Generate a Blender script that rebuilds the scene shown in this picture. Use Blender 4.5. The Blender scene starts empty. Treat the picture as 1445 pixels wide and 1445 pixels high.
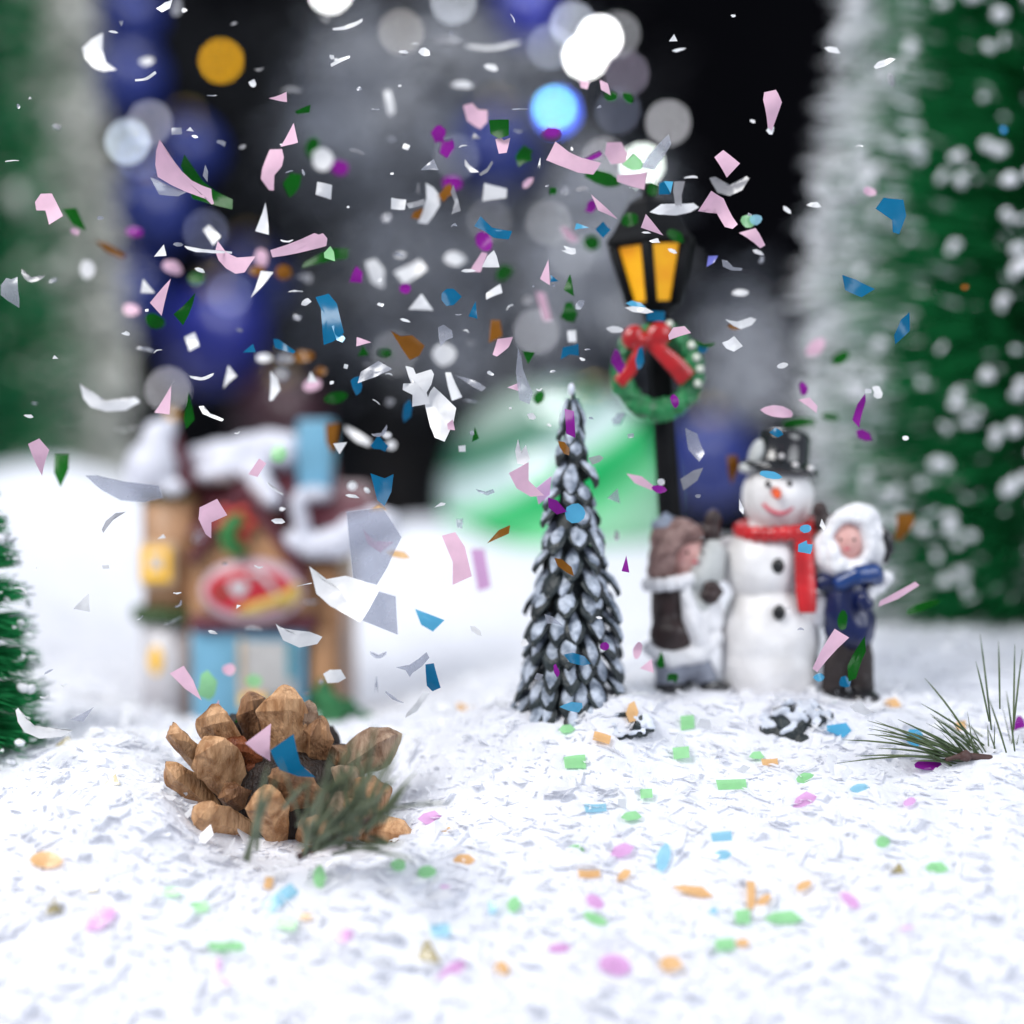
import bpy, math, random
import numpy as np
from mathutils import Vector, Matrix, noise as mnoise
random.seed(11); RNG = np.random.default_rng(11)
S = bpy.context.scene
COL = S.collection
S.unit_settings.system = 'METRIC'; S.unit_settings.scale_length = 0.01      # one unit is one centimetre

# ------------------------------------------------------------------ camera
F = 1445 * 50 / 36.0
PITCH = math.radians(3.5)
CAM = Vector((0, 0, 12.0))
FWD = Vector((0, math.cos(PITCH), -math.sin(PITCH))); UPV = Vector((0, math.sin(PITCH), math.cos(PITCH))); RGT = Vector((1, 0, 0))
cd = bpy.data.cameras.new('camera'); cam = bpy.data.objects.new('camera', cd); COL.objects.link(cam)
cam.location = CAM; cam.rotation_euler = (math.pi / 2 - PITCH, 0, 0)
cd.lens = 50; cd.sensor_width = 36; cd.clip_start = 0.5; cd.clip_end = 1000
cd.dof.use_dof = True; cd.dof.focus_distance = 36.0; cd.dof.aperture_fstop = 0.05 / 1.65
S.camera = cam

# ------------------------------------------------------------------ world, lamps, exposure
W = bpy.data.worlds.new('World'); S.world = W; W.use_nodes = True
bg = W.node_tree.nodes['Background']; bg.inputs[0].default_value = (0.75, 0.82, 1.0, 1); bg.inputs[1].default_value = 0.52

def area_lamp(name, loc, aim, size, power, col):
    l = bpy.data.lights.new(name, 'AREA'); l.shape = 'DISK'; l.size = size; l.energy = power; l.color = col
    o = bpy.data.objects.new(name, l); COL.objects.link(o); o.location = loc
    o.rotation_euler = (Vector(aim) - Vector(loc)).to_track_quat('-Z', 'Y').to_euler()
    return o
area_lamp('key_softbox', (-42, 4, 62), (0, 42, 3), 40, 65000, (1.0, 0.985, 0.96))
area_lamp('fill_softbox', (55, -6, 40), (4, 46, 3), 50, 33000, (0.92, 0.96, 1.0))
area_lamp('added_back_light', (5, 98, 90), (-5, 140, 8), 40, 92000, (0.93, 0.96, 1.0))  # added lamp that lifts the dim fir; no source known there
S.view_settings.view_transform = 'Standard'; S.view_settings.look = 'None'
S.view_settings.exposure = -0.10; S.view_settings.gamma = 1.0; S.view_settings.use_curve_mapping = False
S.cycles.max_bounces = 9; S.cycles.diffuse_bounces = 7; S.cycles.glossy_bounces = 3; S.cycles.transmission_bounces = 4; S.cycles.transparent_max_bounces = 12
S.cycles.sample_clamp_indirect = 4.0; S.cycles.use_denoising = True; S.cycles.use_adaptive_sampling = False

# ------------------------------------------------------------------ helpers
def P(px, py, d):
    """World point seen at photograph position (px, py), d centimetres in front of the lens."""
    px, py, d = float(px), float(py), float(d)
    return CAM + d * (FWD + RGT * ((px - 722.5) / F) - UPV * ((py - 722.5) / F))

def lin(r, g, b):
    f = lambda c: (c / 12.92 if c <= 0.04045 else ((c + 0.055) / 1.055) ** 2.4)
    return (f(r / 255), f(g / 255), f(b / 255))

def material(name, col, rough=0.5, var=0.15, scale=2.0, col2=None, bump=0.0, bscale=None, spec=0.5, sss=0.0, coat=0.0, metal=0.0, emit=0.0, translucent=0.0, detail=4):
    """Principled material whose colour wanders between two shades by a noise in object space."""
    m = bpy.data.materials.new(name); m.use_nodes = True
    nt = m.node_tree; N = nt.nodes; L = nt.links
    b = N['Principled BSDF']; out = N['Material Output']
    tc = N.new('ShaderNodeTexCoord'); nz = N.new('ShaderNodeTexNoise'); nz.inputs['Scale'].default_value = scale; nz.inputs['Detail'].default_value = detail
    L.new(tc.outputs['Object'], nz.inputs['Vector'])
    rp = N.new('ShaderNodeValToRGB'); L.new(nz.outputs['Fac'], rp.inputs[0])
    c2 = col2 if col2 else tuple(min(1, c * (1 + var)) for c in col)
    c1 = col if col2 else tuple(c * (1 - var) for c in col)
    rp.color_ramp.elements[0].position = 0.36; rp.color_ramp.elements[1].position = 0.64
    rp.color_ramp.elements[0].color = (*c1, 1); rp.color_ramp.elements[1].color = (*c2, 1)
    L.new(rp.outputs[0], b.inputs['Base Color'])
    b.inputs['Roughness'].default_value = rough; b.inputs['Specular IOR Level'].default_value = spec
    b.inputs['Metallic'].default_value = metal
    b.inputs['Coat Weight'].default_value = coat; b.inputs['Coat Roughness'].default_value = 0.12
    if sss:
        b.inputs['Subsurface Weight'].default_value = sss; b.inputs['Subsurface Radius'].default_value = (0.5, 0.5, 0.6); b.inputs['Subsurface Scale'].default_value = 0.3
    if emit:
        L.new(rp.outputs[0], b.inputs['Emission Color']); b.inputs['Emission Strength'].default_value = emit
    if bump:
        n2 = N.new('ShaderNodeTexNoise'); n2.inputs['Scale'].default_value = bscale or scale * 4; n2.inputs['Detail'].default_value = 5
        L.new(tc.outputs['Object'], n2.inputs['Vector'])
        bp = N.new('ShaderNodeBump'); bp.inputs['Strength'].default_value = bump; bp.inputs['Distance'].default_value = 0.1
        L.new(n2.outputs['Fac'], bp.inputs['Height']); L.new(bp.outputs[0], b.inputs['Normal'])
    if translucent:
        tr = N.new('ShaderNodeBsdfTranslucent'); L.new(rp.outputs[0], tr.inputs[0])
        mx = N.new('ShaderNodeMixShader'); mx.inputs[0].default_value = translucent
        L.new(b.outputs[0], mx.inputs[1]); L.new(tr.outputs[0], mx.inputs[2]); L.new(mx.outputs[0], out.inputs[0])
    return m

def film(name, tint, body, opacity, gloss=0.12, glow=0.0):
    """Thin tinted plastic film: part see-through tint, part coloured body, a little gloss."""
    m = bpy.data.materials.new(name); m.use_nodes = True
    nt = m.node_tree; N = nt.nodes; L = nt.links
    for n in list(N):
        if n.type == 'BSDF_PRINCIPLED': N.remove(n)
    out = N['Material Output']
    tc = N.new('ShaderNodeTexCoord'); nz = N.new('ShaderNodeTexNoise'); nz.inputs['Scale'].default_value = 3.0; nz.inputs['Detail'].default_value = 3
    L.new(tc.outputs['Object'], nz.inputs['Vector'])
    mc = N.new('ShaderNodeMixRGB'); mc.inputs[1].default_value = (*[c * 0.88 for c in body], 1); mc.inputs[2].default_value = (*[min(1, c * 1.1) for c in body], 1)
    L.new(nz.outputs['Fac'], mc.inputs[0])
    tp = N.new('ShaderNodeBsdfTransparent'); tp.inputs[0].default_value = (*tint, 1)
    df = N.new('ShaderNodeBsdfDiffuse'); L.new(mc.outputs[0], df.inputs[0])
    tl = N.new('ShaderNodeBsdfTranslucent'); L.new(mc.outputs[0], tl.inputs[0])
    m0 = N.new('ShaderNodeMixShader'); m0.inputs[0].default_value = 0.4; L.new(df.outputs[0], m0.inputs[1]); L.new(tl.outputs[0], m0.inputs[2])
    m1 = N.new('ShaderNodeMixShader'); m1.inputs[0].default_value = opacity; L.new(tp.outputs[0], m1.inputs[1]); L.new(m0.outputs[0], m1.inputs[2])
    gl = N.new('ShaderNodeBsdfGlossy'); gl.inputs['Roughness'].default_value = 0.25
    m2 = N.new('ShaderNodeMixShader'); m2.inputs[0].default_value = gloss; L.new(m1.outputs[0], m2.inputs[1]); L.new(gl.outputs[0], m2.inputs[2])
    L.new(m2.outputs[0], out.inputs[0])
    return m

def glow(name, col, strength):
    m = bpy.data.materials.new(name); m.use_nodes = True
    b = m.node_tree.nodes['Principled BSDF']; b.inputs['Base Color'].default_value = (*col, 1)
    b.inputs['Emission Color'].default_value = (*col, 1); b.inputs['Emission Strength'].default_value = strength
    return m

ORIGIN = {}
def thing(name, label, cat, at, group=None):
    o = bpy.data.objects.new(name, None); COL.objects.link(o); o.empty_display_size = 0.5
    o.location = at; o['label'] = label; o['category'] = cat
    if group: o['group'] = group
    ORIGIN[o.name] = Vector(at)
    return o

def tag(o, label, cat, group=None, kind=None):
    if label: o['label'] = label
    if cat: o['category'] = cat
    if group: o['group'] = group
    if kind: o['kind'] = kind
    return o

class MB:
    """Collects shapes in world centimetres; build() links them as ONE mesh object."""
    def __init__(s): s.v = []; s.f = []; s.mi = []
    def add(s, vs, fs, mi=0):
        n = len(s.v); s.v.extend([tuple(v) for v in vs]); s.f.extend([tuple(i + n for i in f) for f in fs]); s.mi.extend([mi] * len(fs)); return s
    def ball(s, c, r, seg=20, rings=12, rot=None, mi=0):
        c = Vector(c); r = (r, r, r) if isinstance(r, (int, float)) else r; vs = []; fs = []
        for i in range(rings + 1):
            th = math.pi * i / rings
            for j in range(seg):
                ph = 2 * math.pi * j / seg
                p = Vector((r[0] * math.sin(th) * math.cos(ph), r[1] * math.sin(th) * math.sin(ph), r[2] * math.cos(th)))
                if rot: p = rot @ p
                vs.append(c + p)
        for i in range(rings):
            for j in range(seg):
                a = i * seg + j; b = i * seg + (j + 1) % seg; fs.append((a, a + seg, b + seg, b))
        return s.add(vs, fs, mi)
    def tube(s, pts, rad, n=10, mi=0, flat=1.0, cap=True):
        pts = [Vector(p) for p in pts]; rad = [rad] * len(pts) if isinstance(rad, (int, float)) else rad; vs = []; fs = []
        ref = None
        for i, p in enumerate(pts):
            t = (pts[min(i + 1, len(pts) - 1)] - pts[max(i - 1, 0)]).normalized()
            if ref is None: ref = Vector((0, 1, 0)) if abs(t.y) < 0.9 else Vector((1, 0, 0))
            a = t.cross(ref)
            if a.length < 1e-4: a = t.cross(Vector((0.3, 0.2, 1)))
            a.normalize(); b = a.cross(t).normalized(); ref = b if abs(b.dot(t)) < .9 else ref
            for k in range(n):
                q = 2 * math.pi * k / n; vs.append(p + a * (rad[i] * math.cos(q)) + b * (rad[i] * flat * math.sin(q)))
        for i in range(len(pts) - 1):
            for k in range(n):
                fs.append((i * n + k, i * n + (k + 1) % n, (i + 1) * n + (k + 1) % n, (i + 1) * n + k))
        if cap: fs.append(tuple(range(n - 1, -1, -1))); fs.append(tuple((len(pts) - 1) * n + k for k in range(n)))
        return s.add(vs, fs, mi)
    def lathe(s, c, prof, n=24, mi=0, phase=0.0, tilt=None):
        c = Vector(c); vs = []; fs = []
        for r, z in prof:
            for k in range(n):
                q = 2 * math.pi * k / n + phase; p = Vector((r * math.cos(q), r * math.sin(q), z))
                vs.append(c + (tilt @ p if tilt else p))
        for i in range(len(prof) - 1):
            for k in range(n): fs.append((i * n + k, i * n + (k + 1) % n, (i + 1) * n + (k + 1) % n, (i + 1) * n + k))
        fs.append(tuple(range(n - 1, -1, -1))); fs.append(tuple((len(prof) - 1) * n + k for k in range(n)))
        return s.add(vs, fs, mi)
    def prism(s, front, thick, mi=0):
        """front: world points of the outline, thick: depth vector."""
        front = [Vector(p) for p in front]; n = len(front); t = Vector(thick)
        vs = front + [p + t for p in front]
        fs = [tuple(range(n)), tuple(range(2 * n - 1, n - 1, -1))] + [(i, i + n, (i + 1) % n + n, (i + 1) % n) for i in range(n)]
        return s.add(vs, fs, mi)
    def build(s, name, mats, parent=None, smooth=True, bevel=0, remesh=0, soft=0, sub=0, wob=0, wscale=1.0):
        mats = mats if isinstance(mats, (list, tuple)) else [mats]
        if parent is not None:
            root = parent
            while root.parent: root = root.parent
            org = ORIGIN[root.name]
        else:
            a = np.array(s.v); org = Vector(((a[:, 0].min() + a[:, 0].max()) / 2, (a[:, 1].min() + a[:, 1].max()) / 2, a[:, 2].min()))
        me = bpy.data.meshes.new(name); me.from_pydata([(v[0] - org[0], v[1] - org[1], v[2] - org[2]) for v in s.v], [], s.f)
        for m in mats: me.materials.append(m)
        me.polygons.foreach_set('material_index', s.mi)
        o = bpy.data.objects.new(name, me); COL.objects.link(o)
        if parent is not None: o.parent = parent
        else: o.location = org; ORIGIN[o.name] = Vector(org)
        if bevel:
            md = o.modifiers.new('b', 'BEVEL'); md.width = bevel; md.segments = 3; md.limit_method = 'ANGLE'
        if remesh:
            md = o.modifiers.new('r', 'REMESH'); md.mode = 'VOXEL'; md.voxel_size = remesh
            if soft: md = o.modifiers.new('s', 'SMOOTH'); md.iterations = soft; md.factor = 0.5
        if sub: md = o.modifiers.new('u', 'SUBSURF'); md.levels = sub; md.render_levels = sub
        if o.modifiers:
            dg = bpy.context.evaluated_depsgraph_get(); me2 = bpy.data.meshes.new_from_object(o.evaluated_get(dg)); o.modifiers.clear(); o.data = me2; me2.name = name
            if not me2.materials:
                for m in mats: me2.materials.append(m)
        if wob:
            me = o.data
            for v in me.vertices:
                n = mnoise.noise_vector((v.co + Vector(org)) * wscale); v.co += n * wob
        if smooth: o.data.polygons.foreach_set('use_smooth', [True] * len(o.data.polygons))
        return o

def blades(mb, base, direc, length, width, mi=0, bend=0.0):
    """One narrow tapering bristle."""
    d = Vector(direc).normalized(); a = d.cross(Vector((random.uniform(-1, 1), random.uniform(-1, 1), random.uniform(-1, 1)))); a.normalize()
    b = Vector(base); mid = b + d * length * 0.6 + Vector((0, 0, bend * length * .3)); tip = b + d * length + Vector((0, 0, bend * length))
    n = len(mb.v); w = a * width
    mb.v.extend([tuple(b - w), tuple(b + w), tuple(mid + w * .8), tuple(mid - w * .8), tuple(tip)])
    mb.f.extend([(n, n + 1, n + 2, n + 3), (n + 3, n + 2, n + 4)]); mb.mi.extend([mi[0], mi[1]] if isinstance(mi, tuple) else [mi, mi])

# ------------------------------------------------------------------ the lie of the snow (control points, thin-plate surface)
GP = [(-300, 1445, 30.5), (300, 1450, 30.6), (722, 1450, 30.5), (1150, 1450, 30.5), (1750, 1445, 30.5), (722, 1640, 28.3), (-100, 1640, 28.3), (1550, 1640, 28.3), (722, 1900, 26.5), (0, 1900, 26.5), (1445, 1900, 26.5),
      (0, 1260, 33), (330, 1275, 32.8), (722, 1270, 33), (1100, 1260, 33.2), (1445, 1240, 33.2), (-300, 1250, 33), (1750, 1240, 33.2),
      (130, 1130, 34.6), (225, 1160, 34.6), (300, 1215, 34.8), (400, 1228, 34.4), (410, 1222, 33.6), (560, 1222, 33.7), (540, 1215, 35.2), (640, 1165, 35.6), (760, 1120, 36), (1000, 1110, 36), (1250, 1105, 35.6), (1400, 1078, 36.2), (1600, 1070, 36.2),
      (-100, 1075, 38), (40, 1068, 38), (170, 1045, 39), (640, 1035, 39.5), (806, 1008, 37.8), (730, 1012, 38.4), (955, 986, 40.0), (1090, 986, 40.0), (1212, 995, 39.3), (1400, 985, 41), (1600, 960, 42),
      (300, 1022, 44), (480, 1018, 46), (640, 1000, 47), (330, 1030, 52), (120, 985, 46.5), (620, 960, 54), (1000, 915, 48), (1320, 895, 49), (1450, 880, 55), (1650, 875, 55), (1250, 885, 55),
      (60, 900, 55), (90, 800, 66), (40, 668, 82), (150, 684, 80), (-200, 700, 82), (-100, 720, 95), (200, 740, 95), (330, 900, 62), (330, 790, 75), (640, 860, 66), (640, 746, 84), (800, 770, 84), (950, 800, 70), (950, 765, 84), (1300, 850, 66), (1300, 800, 80), (1700, 800, 80),
      (-400, 760, 105), (722, 790, 102), (1800, 800, 102), (722, 800, 125), (-600, 800, 120), (2000, 800, 120), (722, 790, 175), (-800, 790, 175), (2200, 790, 175)]
_g = np.array([tuple(P(*g)) for g in GP]); _xy = _g[:, :2]; _z = _g[:, 2]
def _phi(r2): return 0.5 * r2 * np.log(r2 + 1e-9)
_n = len(_g); _K = _phi(((_xy[:, None] - _xy[None]) ** 2).sum(-1)) + np.eye(_n) * 0.8
_A = np.zeros((_n + 3, _n + 3)); _A[:_n, :_n] = _K; _A[:_n, _n] = 1; _A[:_n, _n + 1:] = _xy; _A[_n, :_n] = 1; _A[_n + 1:, :_n] = _xy.T
_sol = np.linalg.solve(_A, np.concatenate([_z, [0, 0, 0]]))
# small drifts against the bases of things, and uneven humps on the far bank: (photo x, photo y, distance, radius, height)
MOUNDS = [(P(a, b, c).x, P(a, b, c).y, r, h) for a, b, c, r, h in [(745, 1012, 37.3, .5, .28), (860, 1010, 37.3, .7, .42), (905, 1000, 38.0, .7, .40), (1010, 985, 38.9, .8, .30), (1110, 992, 38.8, .8, .30), (1180, 1008, 38.2, .6, .25), (1250, 1000, 38.2, .6, .30), (215, 1150, 34.8, .6, .35), (300, 1205, 34.0, .6, .22), (580, 1195, 34.6, .6, .30), (640, 1040, 38.6, 1.1, .35), (150, 1060, 37.8, 1.0, .45), (1400, 1095, 35.6, .6, .20),
    (900, 1300, 32.2, .8, .25), (500, 1330, 31.9, .9, .22), (1250, 1280, 32.6, .9, .28), (90, 680, 82, 3.5, 1.0), (170, 690, 80, 2.0, -.8), (620, 745, 82, 2.4, .8), (690, 745, 82, 2.0, -.7), (20, 690, 84, 2.5, -.6), (560, 880, 58, 3, -.9)]]
def snow_z(x, y):
    x = np.atleast_1d(np.asarray(x, float)); y = np.atleast_1d(np.asarray(y, float))
    r2 = (x[:, None] - _xy[None, :, 0]) ** 2 + (y[:, None] - _xy[None, :, 1]) ** 2
    z = _phi(r2) @ _sol[:_n] + _sol[_n] + _sol[_n + 1] * x + _sol[_n + 2] * y
    for mx, my, mr, mh in MOUNDS: z = z + mh * np.exp(-((x - mx) ** 2 + (y - my) ** 2) / (2 * mr * mr))
    return z
def ground_hit(px, py, d0=27.0, d1=60.0):
    ds = np.linspace(d0, d1, 400); pts = np.array([tuple(P(px, py, d)) for d in ds])
    below = np.nonzero(pts[:, 2] < snow_z(pts[:, 0], pts[:, 1]))[0]
    return float(ds[below[0]]) if len(below) else None
# ------------------------------------------------------------------ materials
M = {}
M['snow'] = material('snow', (0.72, 0.732, 0.785), 0.6, 0.05, 1.2, bump=0.6, bscale=5.0, spec=0.3)
M['flake_snow'] = material('flake_snow', (0.93, 0.935, 0.955), 0.25, 0.03, 0.6, spec=0.6, translucent=0.40)
M['backdrop'] = material('backdrop', (0.004, 0.004, 0.005), 0.9, 0.1, 0.1, spec=0.0)
M['bristle'] = material('bristle', (0.007, 0.17, 0.048), 0.55, col2=(0.024, 0.34, 0.105), scale=0.5, spec=0.3)
M['bristle_pale'] = material('bristle_pale', (0.02, 0.24, 0.10), 0.6, col2=(0.08, 0.38, 0.20), scale=0.25, spec=0.3)
M['frost'] = material('frost', (0.74, 0.75, 0.78), 0.7, 0.12, 1.0, spec=0.2)
M['frost_warm'] = material('frost_warm', (0.46, 0.46, 0.42), 0.7, 0.15, 0.4, spec=0.2)
M['wire'] = material('wire', (0.18, 0.17, 0.15), 0.5, 0.2, 3.0)

# ------------------------------------------------------------------ setting: snow, backdrop
def build_snow():
    ys = np.concatenate([np.linspace(24, 48, 240), np.linspace(48.3, 90, 110), np.linspace(91.5, 185, 40)])
    nx = 240; vs = []; fs = []
    X = []; Y = []
    for y in ys:
        half = y * 0.55 + 6
        X.append(np.linspace(-half, half, nx)); Y.append(np.full(nx, y))
    X = np.concatenate(X); Y = np.concatenate(Y); Z = snow_z(X, Y)
    for i in range(len(Z)):
        x, y = X[i], Y[i]
        near = 1.0 if y < 50 else max(0.25, 1 - (y - 50) / 40)
        Z[i] += near * (0.20 * mnoise.noise((x * .45, y * .45, 1)) + 0.06 * mnoise.noise((x * 1.3, y * 1.3, 5)) + 0.04 * mnoise.noise((x * 3.1, y * 3.1, 9)))
    mb = MB(); mb.v = list(zip(X, Y, Z)); ny = len(ys)
    mb.f = [(i * nx + j, i * nx + j + 1, (i + 1) * nx + j + 1, (i + 1) * nx + j) for i in range(ny - 1) for j in range(nx - 1)]
    mb.mi = [0] * len(mb.f)
    o = mb.build('snow', M['snow']); o['kind'] = 'structure'
    # loose plastic flakes lying all over the surface: nobody could count them
    n = 22000
    d = 27 + 27 * RNG.random(n) ** 1.25; x = (RNG.random(n) - .5) * 2 * (d * .46 + 2)
    z = snow_z(x, d); mb = MB()
    for i in range(n):
        big = random.random(); tl = .45 if big > .8 else .16
        l = 0.05 + 0.07 * random.random() + 0.34 * big ** 4; w = l * random.uniform(0.16, 0.6)
        e = Matrix.Rotation(random.uniform(0, 6.283), 3, 'Z') @ Matrix.Rotation(random.gauss(0, tl), 3, 'X') @ Matrix.Rotation(random.gauss(0, tl), 3, 'Y')
        zz = z[i] + 0.20 * mnoise.noise((x[i] * .45, d[i] * .45, 1)) + 0.06 * mnoise.noise((x[i] * 1.3, d[i] * 1.3, 5)) + random.uniform(-.04, .05) + (.12 * random.random() if random.random() < .12 else 0)
        c = Vector((x[i], d[i], zz)); k = random.uniform(-.25, .25) * l; m1 = random.uniform(.6, 1.2); s1 = random.uniform(.1, 1.0)
        pts = [(-l, -w, k), (0, -w * m1, 0), (l, -w * s1, k), (l * .9, w * s1, k), (0, w, 0), (-l * .8, w * .7, k)]
        b = len(mb.v); mb.v.extend([tuple(c + e @ Vector(p)) for p in pts]); mb.f.extend([(b, b + 1, b + 4, b + 5), (b + 1, b + 2, b + 3, b + 4)]); mb.mi.extend([0, 0])
    o = mb.build('snow_flake_cover', M['flake_snow'], smooth=False); o['kind'] = 'stuff'; tag(o, 'loose white plastic snow flakes covering the snowy ground', 'snow flakes')
build_snow()

b = MB(); b.prism([(-260, 230, -60), (260, 230, -60), (260, 230, 200), (-260, 230, 200)], (0, 2, 0))
o = b.build('backdrop', M['backdrop'], smooth=False); o['kind'] = 'structure'

# ------------------------------------------------------------------ bottle brush trees
def brush_tree(name, label, axis_px, d, prof, n, blade_w, mats, frost_tip, clump_n, clump_r, tier=0, droop=-0.05, group=None, blade_clump=1, edge_bias=0.0):
    """prof: (py, radius in photo px) from base to tip; bristles ring a wire stem."""
    s = d / F
    zs = [P(axis_px, py, d).z for py, r in prof]; rs = [r * s for py, r in prof]
    ax = P(axis_px, prof[0][0], d); base = Vector((ax.x, ax.y, zs[0]))
    t = thing(name, label, 'tree', base, group)
    R = lambda z: float(np.interp(z, zs, rs))
    mb = MB(); mb.tube([(base.x, base.y, zs[0] - 2.5), (base.x, base.y, zs[-1])], 0.22, 8); mb.build('trunk', M['wire'], t)
    H = zs[-1] - zs[0]
    mb = MB(); fr = MB()
    zz = np.linspace(zs[0], zs[-1], 600); pr = np.interp(zz, zs, rs) + 0.4; pr = pr / pr.sum(); zpick = RNG.choice(zz, n, p=pr) + RNG.uniform(-H / 1200, H / 1200, n)
    for z in zpick:
        if tier:
            k = (z - zs[0]) / tier; z = zs[0] + (math.floor(k) + 0.5 + (k - math.floor(k) - .5) * 0.55) * tier
        r = R(z) * random.uniform(0.80, 1.06) + .1; ph = random.uniform(0, 6.2832)
        dr = Vector((math.cos(ph), math.sin(ph), droop + random.gauss(0, .07)))
        mi = 0 if random.random() < .6 else 1
        inner = random.uniform(.15, .45) * r
        p0 = Vector((base.x, base.y, z)) + dr * inner
        blades(mb, p0, dr, r - inner, blade_w * random.uniform(.6, 1.3), mi)
        if random.random() < frost_tip * (.12 + 1.1 * abs(math.cos(ph)) ** 9):
            p1 = Vector((base.x, base.y, z)) + dr * (r * random.uniform(.84, .93))
            blades(fr, p1 + Vector((0, 0, .03)), dr + Vector((0, 0, .05)), r * random.uniform(.1, .18), blade_w * random.uniform(1.2, 2.2), 0)
    mb.build('crown', [mats[0], mats[1]], t, smooth=False)
    for i in range(clump_n):
        z = float(RNG.choice(zz, p=pr)); ph = random.uniform(0, 6.2832)
        if random.random() < edge_bias: ph = random.choice((0, math.pi)) + random.gauss(0, .22)
        r = R(z) * random.uniform(.93, 1.04); q = clump_r * random.uniform(.45, 1.25)
        for k in range(blade_clump):
            fr.ball((base.x + r * math.cos(ph) + random.gauss(0, q * .7), base.y + r * math.sin(ph) + random.gauss(0, q * .7), z + random.gauss(0, q * .5)), (q * random.uniform(.6, 1.1), q * random.uniform(.6, 1.1), q * random.uniform(.4, .9)), 7, 5, Matrix.Rotation(random.uniform(0, 3), 3, 'X'))
    fo = fr.build('frost', mats[2], t, wob=0.08, wscale=3.0); fo['kind'] = 'stuff'      # flecks nobody could count
    return t

brush_tree('bottle_brush_tree', 'tall green bottle brush tree dotted with white snow clumps at right edge', 1475, 57,
           [(905, 190), (860, 262), (800, 300), (700, 318), (520, 338), (260, 318), (0, 285), (-300, 215), (-650, 90), (-800, 10)], 24000, 0.05,
           (M['bristle'], M['bristle'], M['frost']), 0.45, 1050, 0.25, blade_clump=2, edge_bias=.15)
brush_tree('bottle_brush_tree', 'tall pale frosted bottle brush tree blurred along left edge', -60, 92,
           [(840, 150), (790, 215), (740, 235), (500, 228), (250, 205), (0, 185), (-300, 140), (-700, 20)], 16000, 0.09,
           (M['bristle_pale'], M['bristle'], M['frost_warm']), 0.85, 400, 0.60, blade_clump=2, edge_bias=.85)
brush_tree('bottle_brush_tree', 'small dark green bottle brush tree cut off by lower left edge', -32, 39,
           [(1100, 92), (1050, 104), (900, 84), (760, 54), (680, 32), (600, 10), (575, 2)], 9000, 0.028,
           (M['bristle'], M['bristle'], M['frost']), 0.16, 90, 0.12, tier=0.95, blade_clump=2)

# ------------------------------------------------------------------ big flocked fir far behind, with lights, baubles and stand-ins for blue glow
M['fir_dark'] = material('fir_dark', (0.013, 0.014, 0.016), 0.8, 0.4, 0.2, spec=0.1)
M['fir_grey'] = material('fir_grey', (0.22, 0.235, 0.275), 0.8, 0.25, 0.15, spec=0.1)
M['fir_flock_lit'] = material('fir_flock_lit', (0.50, 0.51, 0.54), 0.8, 0.2, 0.15, spec=0.1)  # pale flocking, also painted on boughs meant to look lit
M['bark'] = material('bark', (0.02, 0.014, 0.01), 0.9, 0.3, 0.6)
fir_at = P(560, 800, 150)
fir = thing('christmas_tree', 'huge snow flocked fir out of focus behind the village', 'tree', fir_at)
b = MB(); b.tube([fir_at - Vector((0, 0, 4)), P(560, -900, 150)], [3.2, .6], 10); b.build('trunk', M['bark'], fir)
boughs = MB()  # bright and dark patches of light are put into bough colour
def bough(px, py, w, h, mi, d=None, n=150, drop=.35):
    d = d or random.uniform(128, 150); c = P(px, py, d); s = d / F
    stem0 = Vector((fir_at.x * .6 + c.x * .4, fir_at.y * .8 + c.y * .2, c.z + random.uniform(1, 5)))
    boughs.tube([stem0, (stem0 + c) / 2 + Vector((0, 0, .8)), c], [.5, .35, .15], 5, 0)
    for i in range(n):
        o_ = Vector((random.gauss(0, .36) * w * s, random.gauss(0, .36) * w * s, random.gauss(0, .36) * h * s))
        dr = o_.normalized() + Vector((0, -.4, -drop)) + Vector((random.gauss(0, .4), random.gauss(0, .4), random.gauss(0, .3)))
        blades(boughs, c + o_, dr, random.uniform(1.8, 4.2), random.uniform(.10, .22), mi if random.random() < .85 else max(0, mi - 1))
for a in [(520, 130, 90, 130, 2, 138), (560, 210, 120, 90, 1), (500, 60, 70, 60, 1), (640, 120, 150, 110, 1), (690, 70, 120, 70, 2), (600, 40, 110, 60, 1), (760, 110, 110, 90, 1), (640, 180, 120, 80, 1), (700, 260, 160, 110, 1), (790, 290, 120, 140, 1), (860, 330, 90, 130, 1), (845, 310, 80, 110, 2, 128), (815, 400, 90, 90, 2, 130), (560, 330, 150, 90, 1),
          (620, 400, 200, 110, 1), (520, 380, 130, 80, 2, 140), (640, 340, 100, 50, 2), (720, 420, 180, 130, 1), (790, 440, 120, 110, 1), (700, 500, 190, 80, 2, 140), (600, 480, 150, 90, 1), (480, 460, 120, 100, 1), (440, 240, 100, 90, 1), (470, 160, 80, 80, 1), (200, 90, 90, 120, 0), (180, 150, 70, 90, 0), (240, 190, 120, 80, 0), (430, 330, 110, 90, 0), (330, 260, 120, 110, 0), (380, 120, 100, 120, 0), (300, 40, 140, 100, 0), (430, 540, 140, 90, 0), (520, 620, 150, 120, 0), (380, 480, 130, 100, 0), (560, 560, 130, 80, 0), (870, 180, 90, 120, 0), (840, 420, 80, 140, 1),
          (650, 600, 150, 80, 0), (1055, 520, 80, 90, 2, 132), (1030, 440, 60, 60, 1), (1010, 560, 90, 80, 1), (230, 560, 140, 90, 0), (330, 600, 140, 80, 0), (250, 330, 160, 140, 0), (700, 690, 200, 90, 0)]:
    bough(*a)
for i in range(70):
    py = random.uniform(-700, 760); half = 90 + (py + 700) * .24
    bough(560 + random.uniform(-half, half) * .95, py, 110, 80, 0, random.uniform(146, 160), 70)
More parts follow.
